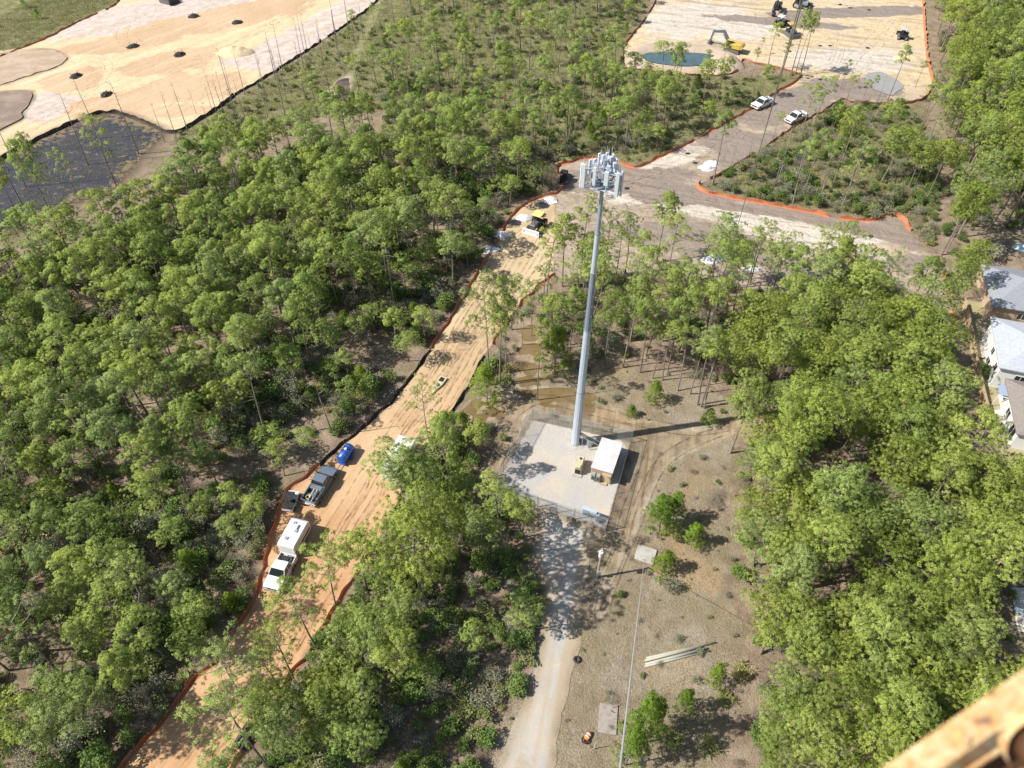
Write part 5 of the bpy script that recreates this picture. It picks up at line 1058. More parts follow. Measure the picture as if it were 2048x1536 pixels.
# ---- pickup trucks
def pickup(px_front, px_rear, label, body, W_=1.95, L_=None, utility=False, cargo='empty', name='pickup_truck', group=None):
    a, b = P(*px_front), P(*px_rear); L = L_ or np.linalg.norm(a - b); c = (a + b) / 2; ang = math.atan2(*(a - b)[::-1]); w = W_ / 2
    t = thing(name, (*c, .09), ang, label, 'pickup truck', group)
    x1, x0 = L / 2, -L / 2; fa, ra = x1 - .95, x0 + 1.15; sill, belt = .48, 1.08
    def arch(cx, r_=.47): return [(cx + r_ * math.cos(q), sill - .08 + r_ * math.sin(q)) for q in np.linspace(math.pi, 0, 9)]
    prof = [(x0, .62)] + [(x0 + .35, sill)] + arch(ra) + arch(fa) + [(x1 - .2, sill), (x1, .6), (x1 - .03, .98), (x1 - .35, 1.10), (x1 - 1.45, 1.2), (x1 - 1.55, 1.22)]
    cabx1, cabx0 = x1 - 1.5, x1 - 3.35; prof += [(cabx0 + .02, 1.22), (x0, 1.18)] if False else [(cabx0, 1.2)]
    # lower body, hood and doors up to the belt line; the bed is built from its own walls
    prof += [(cabx0 - .02, .72), (x0, .72)]
    part('body', MB().prism(prof, -w, w, 'y'), body, t)
    cab = MB(); v = []
    for z, f0, f1, ww in ((1.2, cabx0 + .02, cabx1 + .05, w - .04), (1.86, cabx0 + .2, cabx1 - .62, w - .22)):
        v += [(f1, -ww, z), (f1, ww, z), (f0, ww, z), (f0, -ww, z)]
    gl = MB().add([(q[0], q[1], q[2]) for q in v], [(3, 2, 1, 0), (4, 5, 6, 7), (0, 1, 5, 4), (1, 2, 6, 5), (2, 3, 7, 6), (3, 0, 4, 7)])
    part('windows', gl, GLASSD, t)
    rf = part('roof', MB().box(((cabx0 + .2 + cabx1 - .62) / 2, 0, 1.89), (cabx1 - .62 - cabx0 - .2 + .1, 2 * (w - .2), .08), ch=.03), body, t)
    pil = MB()
    for s in (-1, 1):
        for (xa, xb) in ((cabx1 + .05, cabx1 - .62), (cabx0 + .02, cabx0 + .2), ((cabx0 + cabx1) / 2 - .15, (cabx0 + cabx1) / 2 - .2)): pil.tube([(xa, s * (w - .035), 1.2), (xb, s * (w - .215), 1.87)], .045, 5)
    part('pillar', pil, body, t)
    bx0, bx1 = x0 + .03, cabx0 - .06
    if utility:
        for s in (-1, 1): part('tool_box', MB().box(((bx0 + bx1) / 2, s * (w - .22), 1.15), (bx1 - bx0, .44, .86), ch=.03), body, t)
    else:
        for s in (-1, 1): part('bed_side', MB().box(((bx0 + bx1) / 2, s * (w - .05), .97), (bx1 - bx0, .1, .52), ch=.02), body, t)
    part('tailgate', MB().box((x0 + .05, 0, .95), (.08, 2 * w - .1, .5), ch=.02), body, t)
    part('front_wall', MB().box((bx1, 0, .98), (.06, 2 * w - .1, .5)), body, t)
    part('bed_floor', MB().box(((bx0 + bx1) / 2, 0, .745), (bx1 - bx0, 2 * w - .12, .04)), BLACKP, t)
    for x in (fa, ra):
        for s in (-1, 1):
            wh = part('wheel', MB().tube([(x, s * (w - .26), .31), (x, s * (w + .0), .31)], .385, 18), RUBBER, t, False); part('rim', MB().tube([(x, s * (w - .05), .31), (x, s * (w + .012), .31)], .23, 12), CHROME, wh)
    part('bumper', MB().box((x1 + .03, 0, .5), (.16, 2 * w - .1, .2), ch=.02), BLACKP if body is not WHITEP else CHROME, t); part('bumper', MB().box((x0 - .06, 0, .5), (.14, 2 * w - .15, .16), ch=.02), CHROME, t)
    part('grille', MB().box((x1 + .0, 0, .82), (.05, 1.2, .28)), BLACKP, t)
    for s in (-1, 1):
        part('headlight', MB().box((x1 - .02, s * (w - .2), .86), (.08, .32, .18)), CHROME, t); part('tail_light', MB().box((x0 - .005, s * (w - .09), 1.0), (.05, .14, .34)), REDL, t)
        part('mirror', MB().box((cabx1 - .05, s * (w + .12), 1.25), (.12, .22, .22)), BLACKP, t)
    if cargo == 'ladder':
        k = part('rack', MB().tube([(bx1 + .3, -w + .1, .9), (bx1 + .3, -w + .1, 1.75), (bx1 + .3, w - .1, 1.75), (bx1 + .3, w - .1, .9)], .035, 5).tube([(bx0 + .2, -w + .1, .9), (bx0 + .2, -w + .1, 1.5), (bx0 + .2, w - .1, 1.5), (bx0 + .2, w - .1, .9)], .035, 5), BLACKP, t)
        for y in (-.35, .1): part('pipe', MB().tube([(bx0 - .2, y, .95), (bx1 - .1, y + .15, 1.05)], .06, 6), WHITEP2, t)
        part('tool_chest', MB().box((bx1 - .35, 0, 1.05), (.5, 1.6, .5), ch=.03), CHROME, t); part('hose_coil', torus(MB(), (bx0 + .7, .4, .9), .28, .07), YELLOW, t, True); part('compressor', MB().box((bx0 + 1.2, -.3, .98), (.8, .5, .45), ch=.04), STEELD, t)
    if cargo == 'gear':
        part('tool_chest', MB().box((bx1 - .4, 0, 1.2), (.55, 1.0, .7), ch=.03), BLACKP, t); part('fuel_tank', MB().box((bx0 + .8, .1, 1.05), (1.0, .9, .55), ch=.05), paint('blue grey box', (.30, .38, .47), .45), t); part('hose_coil', torus(MB(), (bx0 + .35, -.3, 1.0), .25, .06), WHITEP, t, True)
    return t
pickup((546, 1186), (582, 1118), 'white crew pickup with gear in its bed, parked on the orange road', WHITEP, 2.1, utility=False, cargo='gear', group='trucks')
pickup((664, 944), (620, 1012), 'blue silver pickup with ladders and pipes in its open bed', SILVERP, 2.05, 5.9, cargo='ladder', group='trucks')
# white camper / machine trailer
a, b = P(600, 1070), P(577, 1112); ang = math.atan2(*(a - b)[::-1]); t = thing('camper_trailer', (*(P(594, 1086)), .05), ang, 'white box trailer with roof vents behind the white pickup', 'trailer')
part('body', MB().prism([(-2.0, .62), (1.9, .62), (2.05, 1.0), (2.0, 2.2), (1.7, 2.45), (-1.8, 2.45), (-2.0, 2.25)], -1.05, 1.05, 'y'), WHITEP, t)
part('side_stripe', MB().box((0, -1.055, 1.1), (3.7, .02, .35)), paint('maroon stripe', (.16, .03, .035), .5), t)
for x, y in ((1.2, .3), (.2, -.35), (-1.0, .3)): part('roof_vent', MB().box((x, y, 2.5), (.42, .42, .12), ch=.02), GALV_D, t)
part('air_conditioner', MB().box((.7, -.1, 2.58), (.8, .65, .26), top=.8, ch=.03), WHITEP2, t)
for x in (-.45, .4):
    for s in (-1, 1): wh = part('wheel', MB().tube([(x, s * .8, .31), (x, s * 1.0, .31)], .34, 14), RUBBER, t); part('rim', MB().tube([(x, s * .95, .31), (x, s * 1.01, .31)], .2, 10), CHROME, wh)
part('drawbar', MB().tube([(-2.0, .5, .5), (-3.0, 0, .5)], .05, 5).tube([(-2.0, -.5, .5), (-3.0, 0, .5)], .05, 5), BLACKP, t)
part('window', MB().box((.6, 1.055, 1.6), (.9, .02, .5)), GLASSD, t); part('door', MB().box((-1.2, -1.06, 1.45), (.7, .02, 1.5)), WHITEP2, t)
# utility vehicle behind the pickup
t = thing('utility_vehicle', (*P(584, 1008), .03), heading((577, 1022), (590, 990)), 'small white and black utility vehicle by the orange fence', 'utility vehicle')
part('body', MB().prism([(-1.4, .4), (1.35, .4), (1.45, .8), (.9, 1.0), (.2, .98), (.1, .62), (-.4, .62), (-.45, .95), (-1.4, .95)], -.72, .72, 'y'), WHITEP, t)
part('cargo_bed', MB().box((-.95, 0, 1.02), (.95, 1.35, .12)), BLACKP, t); part('seat', MB().box((-.15, 0, .85), (.5, 1.2, .35), ch=.04), BLACKP, t); part('roof', MB().box((-.05, 0, 1.92), (1.25, 1.3, .06), ch=.02), BLACKP, t); part('roll_cage', MB().tube([(.5, .62, .95), (.35, .6, 1.9)], .03, 5).tube([(.5, -.62, .95), (.35, -.6, 1.9)], .03, 5).tube([(-.55, .62, .95), (-.5, .6, 1.9)], .03, 5).tube([(-.55, -.62, .95), (-.5, -.6, 1.9)], .03, 5), BLACKP, t)
for x in (-.9, .95):
    for s in (-1, 1): wh = part('wheel', MB().tube([(x, s * .5, .3), (x, s * .78, .3)], .32, 12), RUBBER, t); part('rim', MB().tube([(x, s * .7, .3), (x, s * .79, .3)], .16, 8), CHROME, wh)
# blue tank trailer
t = thing('tank_trailer', (*P(694, 916), .03), heading((684, 930), (704, 900)), 'blue cylindrical tank trailer parked by the dark silt fence', 'tank trailer')
part('tank', MB().tube([(-1.35, 0, 1.12), (-1.25, 0, 1.12), (1.15, 0, 1.12), (1.3, 0, 1.12)], [.35, .66, .66, .4], 20), BLUE, t, True); part('frame', MB().box((0, 0, .42), (2.9, 1.1, .1)), BLUE, t); part('filler_cap', MB().tube([(.1, 0, 1.76), (.1, 0, 1.9)], .2, 10), WHITEP2, t)
mb = MB()
for x in (-.75, 0, .75): mb.tube([(x - .03, 0, 1.12), (x + .03, 0, 1.12)], .69, 20)
part('tank_band', mb, paint('light blue strap', (.10, .22, .6), .5), t); part('drawbar', MB().tube([(-1.4, 0, .42), (-2.3, 0, .42)], .05, 5), BLUE, t)
for s in (-1, 1): wh = part('wheel', MB().tube([(.1, s * .62, .32), (.1, s * .82, .32)], .33, 14), RUBBER, t); part('fender', MB().box((.1, s * .72, .7), (.85, .3, .05)), BLUE, t)
# white container / office with ribbed roof
a = heading((782, 956), (816, 898)); t = thing('storage_container', (*P(799, 930), .04), a, 'white storage container with ribbed roof half hidden by a pine', 'container'); LL, WW = 5.8, 2.35
part('wall', MB().box((0, 0, 1.25), (LL, WW, 2.3)), WHITEP, t); mb = MB()
for k in range(15): mb.box((-LL / 2 + .2 + k * (LL - .4) / 14, 0, 2.47), (.16, WW + .04, .07))
part('roof', MB().box((0, 0, 2.42), (LL + .06, WW + .06, .06)), paint('ribbed roof sheet', (.62, .62, .60), .5, .1, .5, (.4, .37, .33)), t); part('roof_ribs', mb, WHITEP, t)
part('door', MB().box((LL / 2 + .012, -.55, 1.25), (.03, 1.0, 2.0)).box((LL / 2 + .012, .55, 1.25), (.03, 1.0, 2.0)), WHITEP2, t); part('lock_bar', MB().tube([(LL / 2 + .05, -.15, .2), (LL / 2 + .05, -.15, 2.3)], .02, 5), CHROME, t); part('skid', MB().box((0, .9, .06), (LL, .15, .12)).box((0, -.9, .06), (LL, .15, .12)), BLACKP, t)
# steel sled with a tapering tail
t = thing('drag_sled', (*P(880, 768), .1), heading((868, 788), (890, 758)), 'tan steel drag sled lying on the sandy road', 'sled')
part('frame', MB().add([(1.2, -.6, 0), (1.2, .6, 0), (-.3, .55, 0), (-2.2, .1, 0), (-2.2, -.1, 0), (-.3, -.55, 0), (1.2, -.6, .35), (1.2, .6, .35), (-.3, .55, .3), (-2.2, .1, .2), (-2.2, -.1, .2), (-.3, -.55, .3)], [(5, 4, 3, 2, 1, 0), (6, 7, 8, 9, 10, 11)] + [(i, (i + 1) % 6, 6 + (i + 1) % 6, 6 + i) for i in range(6)]), TAN, t)
part('opening', MB().box((.55, 0, .37), (.8, .65, .05)), BLACKP, t); part('bracket', MB().box((-.6, 0, .36), (.5, .3, .08)), STEELD, t)

# ---- tracked machines
def tracks(t, L, W_, h=.8, tw=.5, m=RUBBER):
    for s in (-1, 1):
        r_ = h / 2; pr = [(L / 2 - r_ + r_ * math.cos(q), r_ + r_ * math.sin(q)) for q in np.linspace(-math.pi / 2, math.pi / 2, 7)] + [(-L / 2 + r_ + r_ * math.cos(q), r_ + r_ * math.sin(q)) for q in np.linspace(math.pi / 2, 3 * math.pi / 2, 7)]
        y0 = s * (W_ / 2 - tw / 2); tk = part('track', MB().prism(pr, y0 - tw / 2, y0 + tw / 2, 'y'), m, t); part('track_frame', MB().box((0, s * (W_ / 2 + .012), r_), (L - 1.2, .03, r_ * .8)), STEELD, tk)
def excavator(px, ang, label, col, boomcol, s=1.0, swing=0, cat='excavator'):
    t = thing('excavator', (*P(*px), .15), ang, label, cat, 'excavators'); t.scale = (s, s, s); tracks(t, 3.8, 2.8, .85, .55, STEELD)
    part('house', MB().box((-.7, 0, 1.65), (2.7, 2.4, 1.1), ch=.08), col, t); part('counterweight', MB().tube([(-2.0, -1.1, 1.6), (-2.0, 1.1, 1.6)], .55, 10), col, t); part('turntable', MB().tube([(0, 0, .8), (0, 0, 1.1)], .8, 14), STEELD, t)
    c = part('cab', MB().box((.75, .75, 1.95), (1.4, .95, 1.6), top=.85, ch=.05), GLASSD, t); part('cab_roof', MB().box((.75, .75, 2.79), (1.3, .85, .08)), col, c)
    part('boom', MB().prism([(.5, 1.5), (2.6, 4.2), (3.0, 4.35), (5.4, 3.7), (5.4, 3.3), (3.0, 3.7), (1.1, 1.3)], -.35, .05, 'y'), boomcol, t)
    part('stick', MB().prism([(5.0, 3.9), (5.5, 3.9), (6.0, 1.4), (5.7, 1.2)], -.28, -.02, 'y'), boomcol, t)
    part('boom_cylinder', MB().tube([(1.0, -.5, 1.4), (3.0, -.5, 3.5)], .09, 6).tube([(1.0, .2, 1.4), (3.0, .2, 3.5)], .09, 6), CHROME, t)
    part('bucket', MB().prism([(5.6, 1.4), (6.1, 1.4), (6.3, .7), (5.7, .1), (5.1, .3), (5.2, .6), (5.7, .6)], -.75, .45, 'y'), boomcol, t); return t
excavator((1464, 104), heading((1464, 104), (1425, 95)), 'yellow excavator with grey boom beside the blue basin', YELLOW, STEELD, 1.05)
excavator((1553, 22), heading((1553, 22), (1545, 40)), 'dark excavator on the far pale sand at the top edge', BLACKP, BLACKP, .85)
def dozer(px, ang, label, body, roof, blade, s=1.0, name='bulldozer', cat='bulldozer', trk=True):
    t = thing(name, (*P(*px), .12), ang, label, cat, 'earth moving machines'); t.scale = (s, s, s)
    if trk: tracks(t, 3.2, 2.3, .8, .5, STEELD)
    else:
        for x, rr in ((1.1, .45), (-1.1, .75)):
            for sd_ in (-1, 1): w_ = part('wheel', MB().tube([(x, sd_ * .75, rr), (x, sd_ * 1.15, rr)], rr, 14), RUBBER, t); part('rim', MB().tube([(x, sd_ * 1.0, rr), (x, sd_ * 1.17, rr)], rr * .5, 10), YELLOW, w_)
    part('engine_hood', MB().box((.95, 0, 1.25), (1.5, 1.0, .8), ch=.06), body, t); part('seat_deck', MB().box((-.5, 0, 1.0), (1.6, 1.5, .5), ch=.04), BLACKP, t); part('seat', MB().box((-.6, 0, 1.5), (.5, .5, .6), ch=.05), BLACKP, t)
    part('roof', MB().box((-.5, 0, 2.6), (1.7, 1.6, .12), ch=.05), roof, t); ps = MB()
    for x in (-1.2, .2):
        for y in (-.65, .65): ps.tube([(x, y, 1.2), (x, y, 2.56)], .05, 5)
    part('cab_posts', ps, BLACKP, t); part('exhaust', MB().tube([(1.2, .25, 1.6), (1.2, .25, 2.3)], .05, 6), BLACKP, t)
    part('blade', MB().prism([(2.2, .1), (2.35, .05), (2.2, .5), (2.25, 1.0), (2.1, 1.05), (2.05, .5)], -1.5, 1.5, 'y'), blade, t); part('push_arm', MB().box((1.3, 1.2, .5), (2.0, .12, .16)).box((1.3, -1.2, .5), (2.0, .12, .16)), STEELD, t); return t
dozer((1073, 458), heading((1078, 445), (1056, 470)), 'tractor with round pale yellow canopy and wide white blade', STEELD, YELLOW_P, WHITEP, 1.1, 'tractor', 'tractor', False)
dozer((1580, 72), heading((1575, 66), (1590, 78)), 'dark bulldozer with yellow rear in the far sand pit', STEELD, YELLOW, STEELD, 1.1)
dozer((1803, 78), heading((1803, 84), (1804, 66)), 'dark skid machine with pale roof near the right orange fence', BLACKP, paint('pale roof', (.5, .55, .6), .5), BLACKP, 1.0, 'skid_steer', 'skid steer')
dozer((1600, 16), heading((1590, 14), (1612, 18)), 'grey dump machine at the top edge of the far sand', GALV_D, GALV_D, BLACKP, 1.1, 'wheel_loader', 'loader', False)
dozer((337, 6), heading((320, 0), (352, 8)), 'dark machine at the top edge of the left sand field', BLACKP, BLACKP, BLACKP, 1.2, 'bulldozer', 'bulldozer')
dozer((1128, 362), heading((1122, 375), (1134, 350)), 'black and tan compact loader by the orange fence corner', BLACKP, BLACKP, TAN, .85, 'skid_steer', 'skid steer')
dozer((1560, 52), heading((1550, 60), (1575, 45)), 'white wheeled loader half hidden by pines in the far pit', WHITEP, WHITEP, BLACKP, 1.0, 'wheel_loader', 'loader', False)
pickup((1507, 220), (1540, 206), 'white pickup parked on the upper edge of the dirt lane', WHITEP, 2.1, 5.6, group='trucks', cargo='gear'); pickup((1572, 249), (1608, 234), 'white pickup parked on the lower edge of the dirt lane', WHITEP, 2.1, 5.6, group='trucks')
pickup((1620, 12), (1590, 18), 'grey pickup on the far sand at the top edge', GALV_D, 2.0, 5.3, group='trucks')
# ---- pipe stacks
def pipes(px_a, px_b, label, n=6):
    a, b = P(*px_a), P(*px_b); d = b - a; L = np.linalg.norm(d); t = thing('drain_pipe_stack', (*a, .05), math.atan2(d[1], d[0]), label, 'pipe stack', 'stacks of black drain pipes')
    k = 0
    for row in range(2):
        for i in range(n - row):
            y = (i - (n - row - 1) / 2) * .42; ph = part('pipe', MB().tube([(0, y, .2 + row * .36), (L, y, .2 + row * .36)], .19, 12), BLACKP, t, True)
    part('timber', MB().box((L * .2, 0, .02), (.12, n * .45, .08)).box((L * .8, 0, .02), (.12, n * .45, .08)), WOODY, t)
pipes((507, 1442), (533, 1410), 'upper stack of long black pipes beside the haul road', 5); pipes((478, 1500), (507, 1452), 'lower stack of black pipes under the pines by the haul road', 4)
# ---- dark inlet heaps on the sand field
DK = paint('black mulch heap', (.03, .027, .025), .95, 0, .3, (.09, .07, .05))
for i, (x, y, lb) in enumerate([(388, 34, 'black heap on the sand field, upper left of the top pair'), (475, 47, 'black heap farthest right on the sand field'), (267, 95, 'black heap at the middle of the sand field'), (360, 111, 'black heap right of centre on the damp sand'), (153, 154, 'black heap farthest left on the sand field'), (214, 191, 'black heap closest to the dark silt fence')]):
    c = P(x, y); t = thing('soil_heap', c, .3 * i, lb, 'heap', 'black heaps on the sand field'); r = np.random.default_rng(80 + i); v = [(0, 0, .75)]; n = 14
    for k, (q, z) in enumerate(((.4, .62), (.75, .34), (1.0, .1), (1.15, -.05))): v += [(1.45 * q * math.cos(a_) * r.uniform(.8, 1.2), 1.15 * q * math.sin(a_) * r.uniform(.8, 1.2), z + r.uniform(-.08, .1) + .16) for a_ in np.linspace(0, 2 * math.pi, n, endpoint=False)]
    part('mound', MB().add(v, [(0, 1 + i_, 1 + (i_ + 1) % n) for i_ in range(n)] + [(1 + k * n + i_, 1 + (k + 1) * n + i_, 1 + (k + 1) * n + (i_ + 1) % n, 1 + k * n + (i_ + 1) % n) for k in range(3) for i_ in range(n)]), DK, t)
    mb = MB()
    for k in range(4): a_ = k * 1.57 + .4; mb.tube([(1.25 * math.cos(a_), 1.1 * math.sin(a_), 0), (1.25 * math.cos(a_), 1.1 * math.sin(a_), 1.0)], .05, 5)
    part('stakes', mb, BLACKP, t)
# ---- small debris on the site
r = np.random.default_rng(77)
for i, (x, y, k) in enumerate([(1390, 327, 'b'), (1375, 308, 'b'), (1424, 329, 'w'), (1412, 338, 'w'), (1253, 378, 'b'), (1740, 474, 'b'), (1640, 93, 'b'), (1660, 93, 'b'), (1735, 97, 'b'), (1680, 10, 'b'), (1700, 17, 'b'), (1738, 21, 'b'), (1640, 160, 'b'), (1690, 150, 'b'), (1002, 472, 'w'), (985, 496, 'd'), (1030, 447, 'd'), (1048, 437, 'w'), (978, 500, 'w'), (1435, 515, 'w'), (1505, 540, 'w'), (1420, 523, 'w'), (1100, 402, 'w'), (1085, 412, 'd'), (1080, 430, 'd')]):
    m = {'b': BLACKP, 'w': WHITEP2, 'd': STEELD}[k]; nm = {'b': ('black_bag', 'small black lump on the dirt', 'debris'), 'w': ('pale_tarp', 'pale crumpled sheet on the dirt', 'sheet'), 'd': ('scrap_bundle', 'dark heap of scrap on the dirt', 'debris')}[k]
    s = {'b': .55, 'w': 1.5, 'd': 1.2}[k]; v = []; n = 9
    for q, z in ((0.01, .38), (.55, .33), (.9, .16), (1.05, 0)): v += [(s * q * math.cos(a_) * r.uniform(.75, 1.3), s * .7 * q * math.sin(a_) * r.uniform(.75, 1.3), s * (z + r.uniform(-.06, .06)) + .1) for a_ in np.linspace(0, 2 * math.pi, n, endpoint=False)]
    o = MB().add(v, [tuple(range(n))] + [(a_ * n + j, (a_ + 1) * n + j, (a_ + 1) * n + (j + 1) % n, a_ * n + (j + 1) % n) for a_ in range(3) for j in range(n)]).build(nm[0], m); recalc(o); o.location = (*P(x, y), .02)
    lm = min(LM, key=lambda q: np.hypot(*(P(q[1], q[2]) - P(x, y)))); tag(o, '%s %s percent across and %s percent down the photo' % (nm[1], numword(round(x / 20.48)), numword(round(y / 15.36))), nm[2], 'loose debris on the dirt')

# ---- silt fences
def net_mat(name, c, c2, tr=.25):
    t = NT(name, .7, .2); n = t.noise(1.3, 4, .6); n2 = t.noise(9, 3, .6); c_ = t.mix(t.ramp(n, .35, .65), c, c2); c_ = t.mix(t.ramp(n2, .3, .6, .3, 0), c_, tuple(x * .45 for x in c)); n5 = t.noise(.35, 5, .7, seed=5); c_ = t.mix(t.ramp(n5, .45, .68, 0, .75), c_, (.42, .27, .17) if c[0] > .2 else (.12, .10, .085)); t.color(c_)
    q = t.N('ShaderNodeBsdfTranslucent'); t.L(c_, q.inputs[0]); ms = t.N('ShaderNodeMixShader'); ms.inputs[0].default_value = tr; t.L(t.b.outputs[0], ms.inputs[1]); t.L(q.outputs[0], ms.inputs[2]); t.L(ms.outputs[0], t.t.nodes['Material Output'].inputs[0]); return t.m
NET_O = net_mat('orange_netting', (.62, .165, .055), (.56, .24, .13), .12); NET_R = net_mat('rust_netting', (.50, .13, .045), (.36, .13, .06), .1); NET_K = net_mat('black_silt_cloth', (.035, .03, .028), (.07, .06, .05), .05)
def silt(pts, m, label, h=.85, post=2.2, name='silt_fence', dbl=False, z0=.05):
    h *= .62; line = smooth_poly(W(pts), False, .5); t = thing(name, line[0], 0, label, 'silt fence', 'temporary fences along the dirt'); o0 = line[0]; mb = MB(); n = len(line); v = []
    s = 0; post_pts = []; nxt = 0
    for i, q in enumerate(line):
        if i: s += np.linalg.norm(q - line[i - 1])
        d = line[min(i + 1, n - 1)] - line[max(i - 1, 0)]; d = d / (np.linalg.norm(d) + 1e-9); nn = np.array([-d[1], d[0]])
        ph = (s % post) / post; sag = .13 * math.sin(ph * math.pi) + .30 * mnoise.noise((s * .55, 2, 1)); bow = .55 * mnoise.noise((s * .4, 0, 5)); q = q - o0
        hh = max(.12, h - sag)
        b0 = q + nn * (bow * .4 - .32); b1 = q + nn * bow * .5; b2 = q + nn * (bow + .05)
        v += [(*b0, z0 - .02), (*b1, z0 + .06), (*(b1 + b2) / 2, z0 + hh * .5), (*b2, z0 + hh)]
        if s >= nxt: post_pts.append(q + nn * bow * .8); nxt += post
    mb.add(v, [(i * 4 + k, (i + 1) * 4 + k, (i + 1) * 4 + k + 1, i * 4 + k + 1) for i in range(n - 1) for k in range(3) if mnoise.noise((i * .11, len(pts), 3)) > -.42])
    net = part('netting', mb, m, t)
    k = max(1, len(post_pts) // 95 + 1)
    for q in post_pts[::k]: part('stake', MB().box((q[0], q[1], h * .55), (.05, .05, h * 1.1 + .1)), WOODY, t)
    return t
silt(ROAD_L[0:9], NET_R, 'dark rust coloured fence along the lower left edge of the haul road'); silt(ROAD_L[8:14], NET_O, 'orange fence bulging around the parked vehicles on the haul road', .95)
silt(ROAD_L[13:19], NET_K, 'black cloth fence left of the haul road past the blue tank'); silt(ROAD_L[18:], NET_O, 'orange fence along the upper left edge of the haul road', .9)
silt(ROAD_R[0:7], NET_O, 'orange fence along the lower right edge of the haul road', .95); silt(ROAD_R[6:10], NET_O, 'short orange fence opposite the white trailer', .9); silt(ROAD_R[10:20], NET_K, 'black cloth fence right of the haul road past the container'); silt(ROAD_R[20:], NET_O, 'orange fence on the upper right edge of the haul road', .8)
silt(SITE[0:15], NET_O, 'long orange fence running up the left of the dirt lane', 1.0, dbl=True); silt(SITE[14:23], NET_O, 'orange fence along the front of the blue basin', .9); silt(SITE[22:29], NET_R, 'rusty fence climbing left of the far sand pit', .9)
silt(SITE[32:37] , NET_O, 'orange fence on the right side of the far sand pit', 1.0); silt(SITE[36:40], NET_O, 'orange fence below the grey silt pool', 1.0); silt(SITE[39:46], NET_R, 'rusty fence along the lower side of the dirt lane', .8)
silt(SITE[45:57], NET_O, 'thick orange fence curving along the north side of the pale ground', 1.15); silt(SITE[58:66], NET_O, 'orange fence hidden among pines south of the pale ground', .9)
silt(FIELD_F[0:14], NET_K, 'thick black silt fence edging the sand field above the marsh', 1.25, name='silt_fence'); silt(FIELD_F[13:], NET_K, 'black fence along the right edge of the sand field', .9); silt([(345, -60), (250, -8), (225, 14), (150, 48), (90, 79), (40, 99), (-40, 135)], NET_R, 'brown fence along the far side of the sand field', .9)

# ---- guy wires of the mast the picture is taken from
def wire(p0, p1, r_, label, m=GALV, sag=0.0):
    p0, p1 = np.array(p0), np.array(p1); t = thing('guy_wire', (*p0[:2], p0[2]), 0, label, 'guy wire', 'guy wires'); pts = []
    for k in range(13): q = k / 12; w_ = p0 * (1 - q) + p1 * q - p0; w_[2] -= sag * math.sin(q * math.pi); pts.append(w_)
    part('cable', MB().tube(pts, r_, 5), m, t); u = (pts[1] - pts[0]); u /= np.linalg.norm(u); part('turnbuckle', MB().tube([u * .3, u * 1.0], r_ * 2.4, 6), GALV_D, t)
def ray(x, y): v = RM @ np.array([x - 1024.0, -(y - 768.0), -FPX]); return v / np.linalg.norm(v)
cw = np.array([0, 0, CAMH])
pA = np.array([*P(1286, 1136), .6]); dd = ray(1240, 1536); pB = cw + dd * 22
wire(pA, pA + (pB - pA) * 1.25, .032, 'pale guy wire running from the anchor slab to the bottom edge', WHITEP2)
pA = np.array([*P(1216, 1420), .5]); pB = np.array([*P(1259, 1250, 14)[:2], 14.0]); wire(pA, pA + (pB - pA) * 1.0, .012, 'faint thin guy wire over the dry grass', GALV)
for xa, ya, xb, yb, rr, lb in ((1398, 720, 1606, 0, .035, 'long guy wire crossing the woods to the top edge'), (1500, 372, 1604, -10, .032, 'thicker cable beside the long guy wire near the top')):
    p0 = np.array([*P(xa, ya), .5]); d2 = ray(xb, yb); pt = cw + d2 * 18; wire(p0, p0 + (pt - p0) * 1.05, rr * .42, lb, GALV_D)

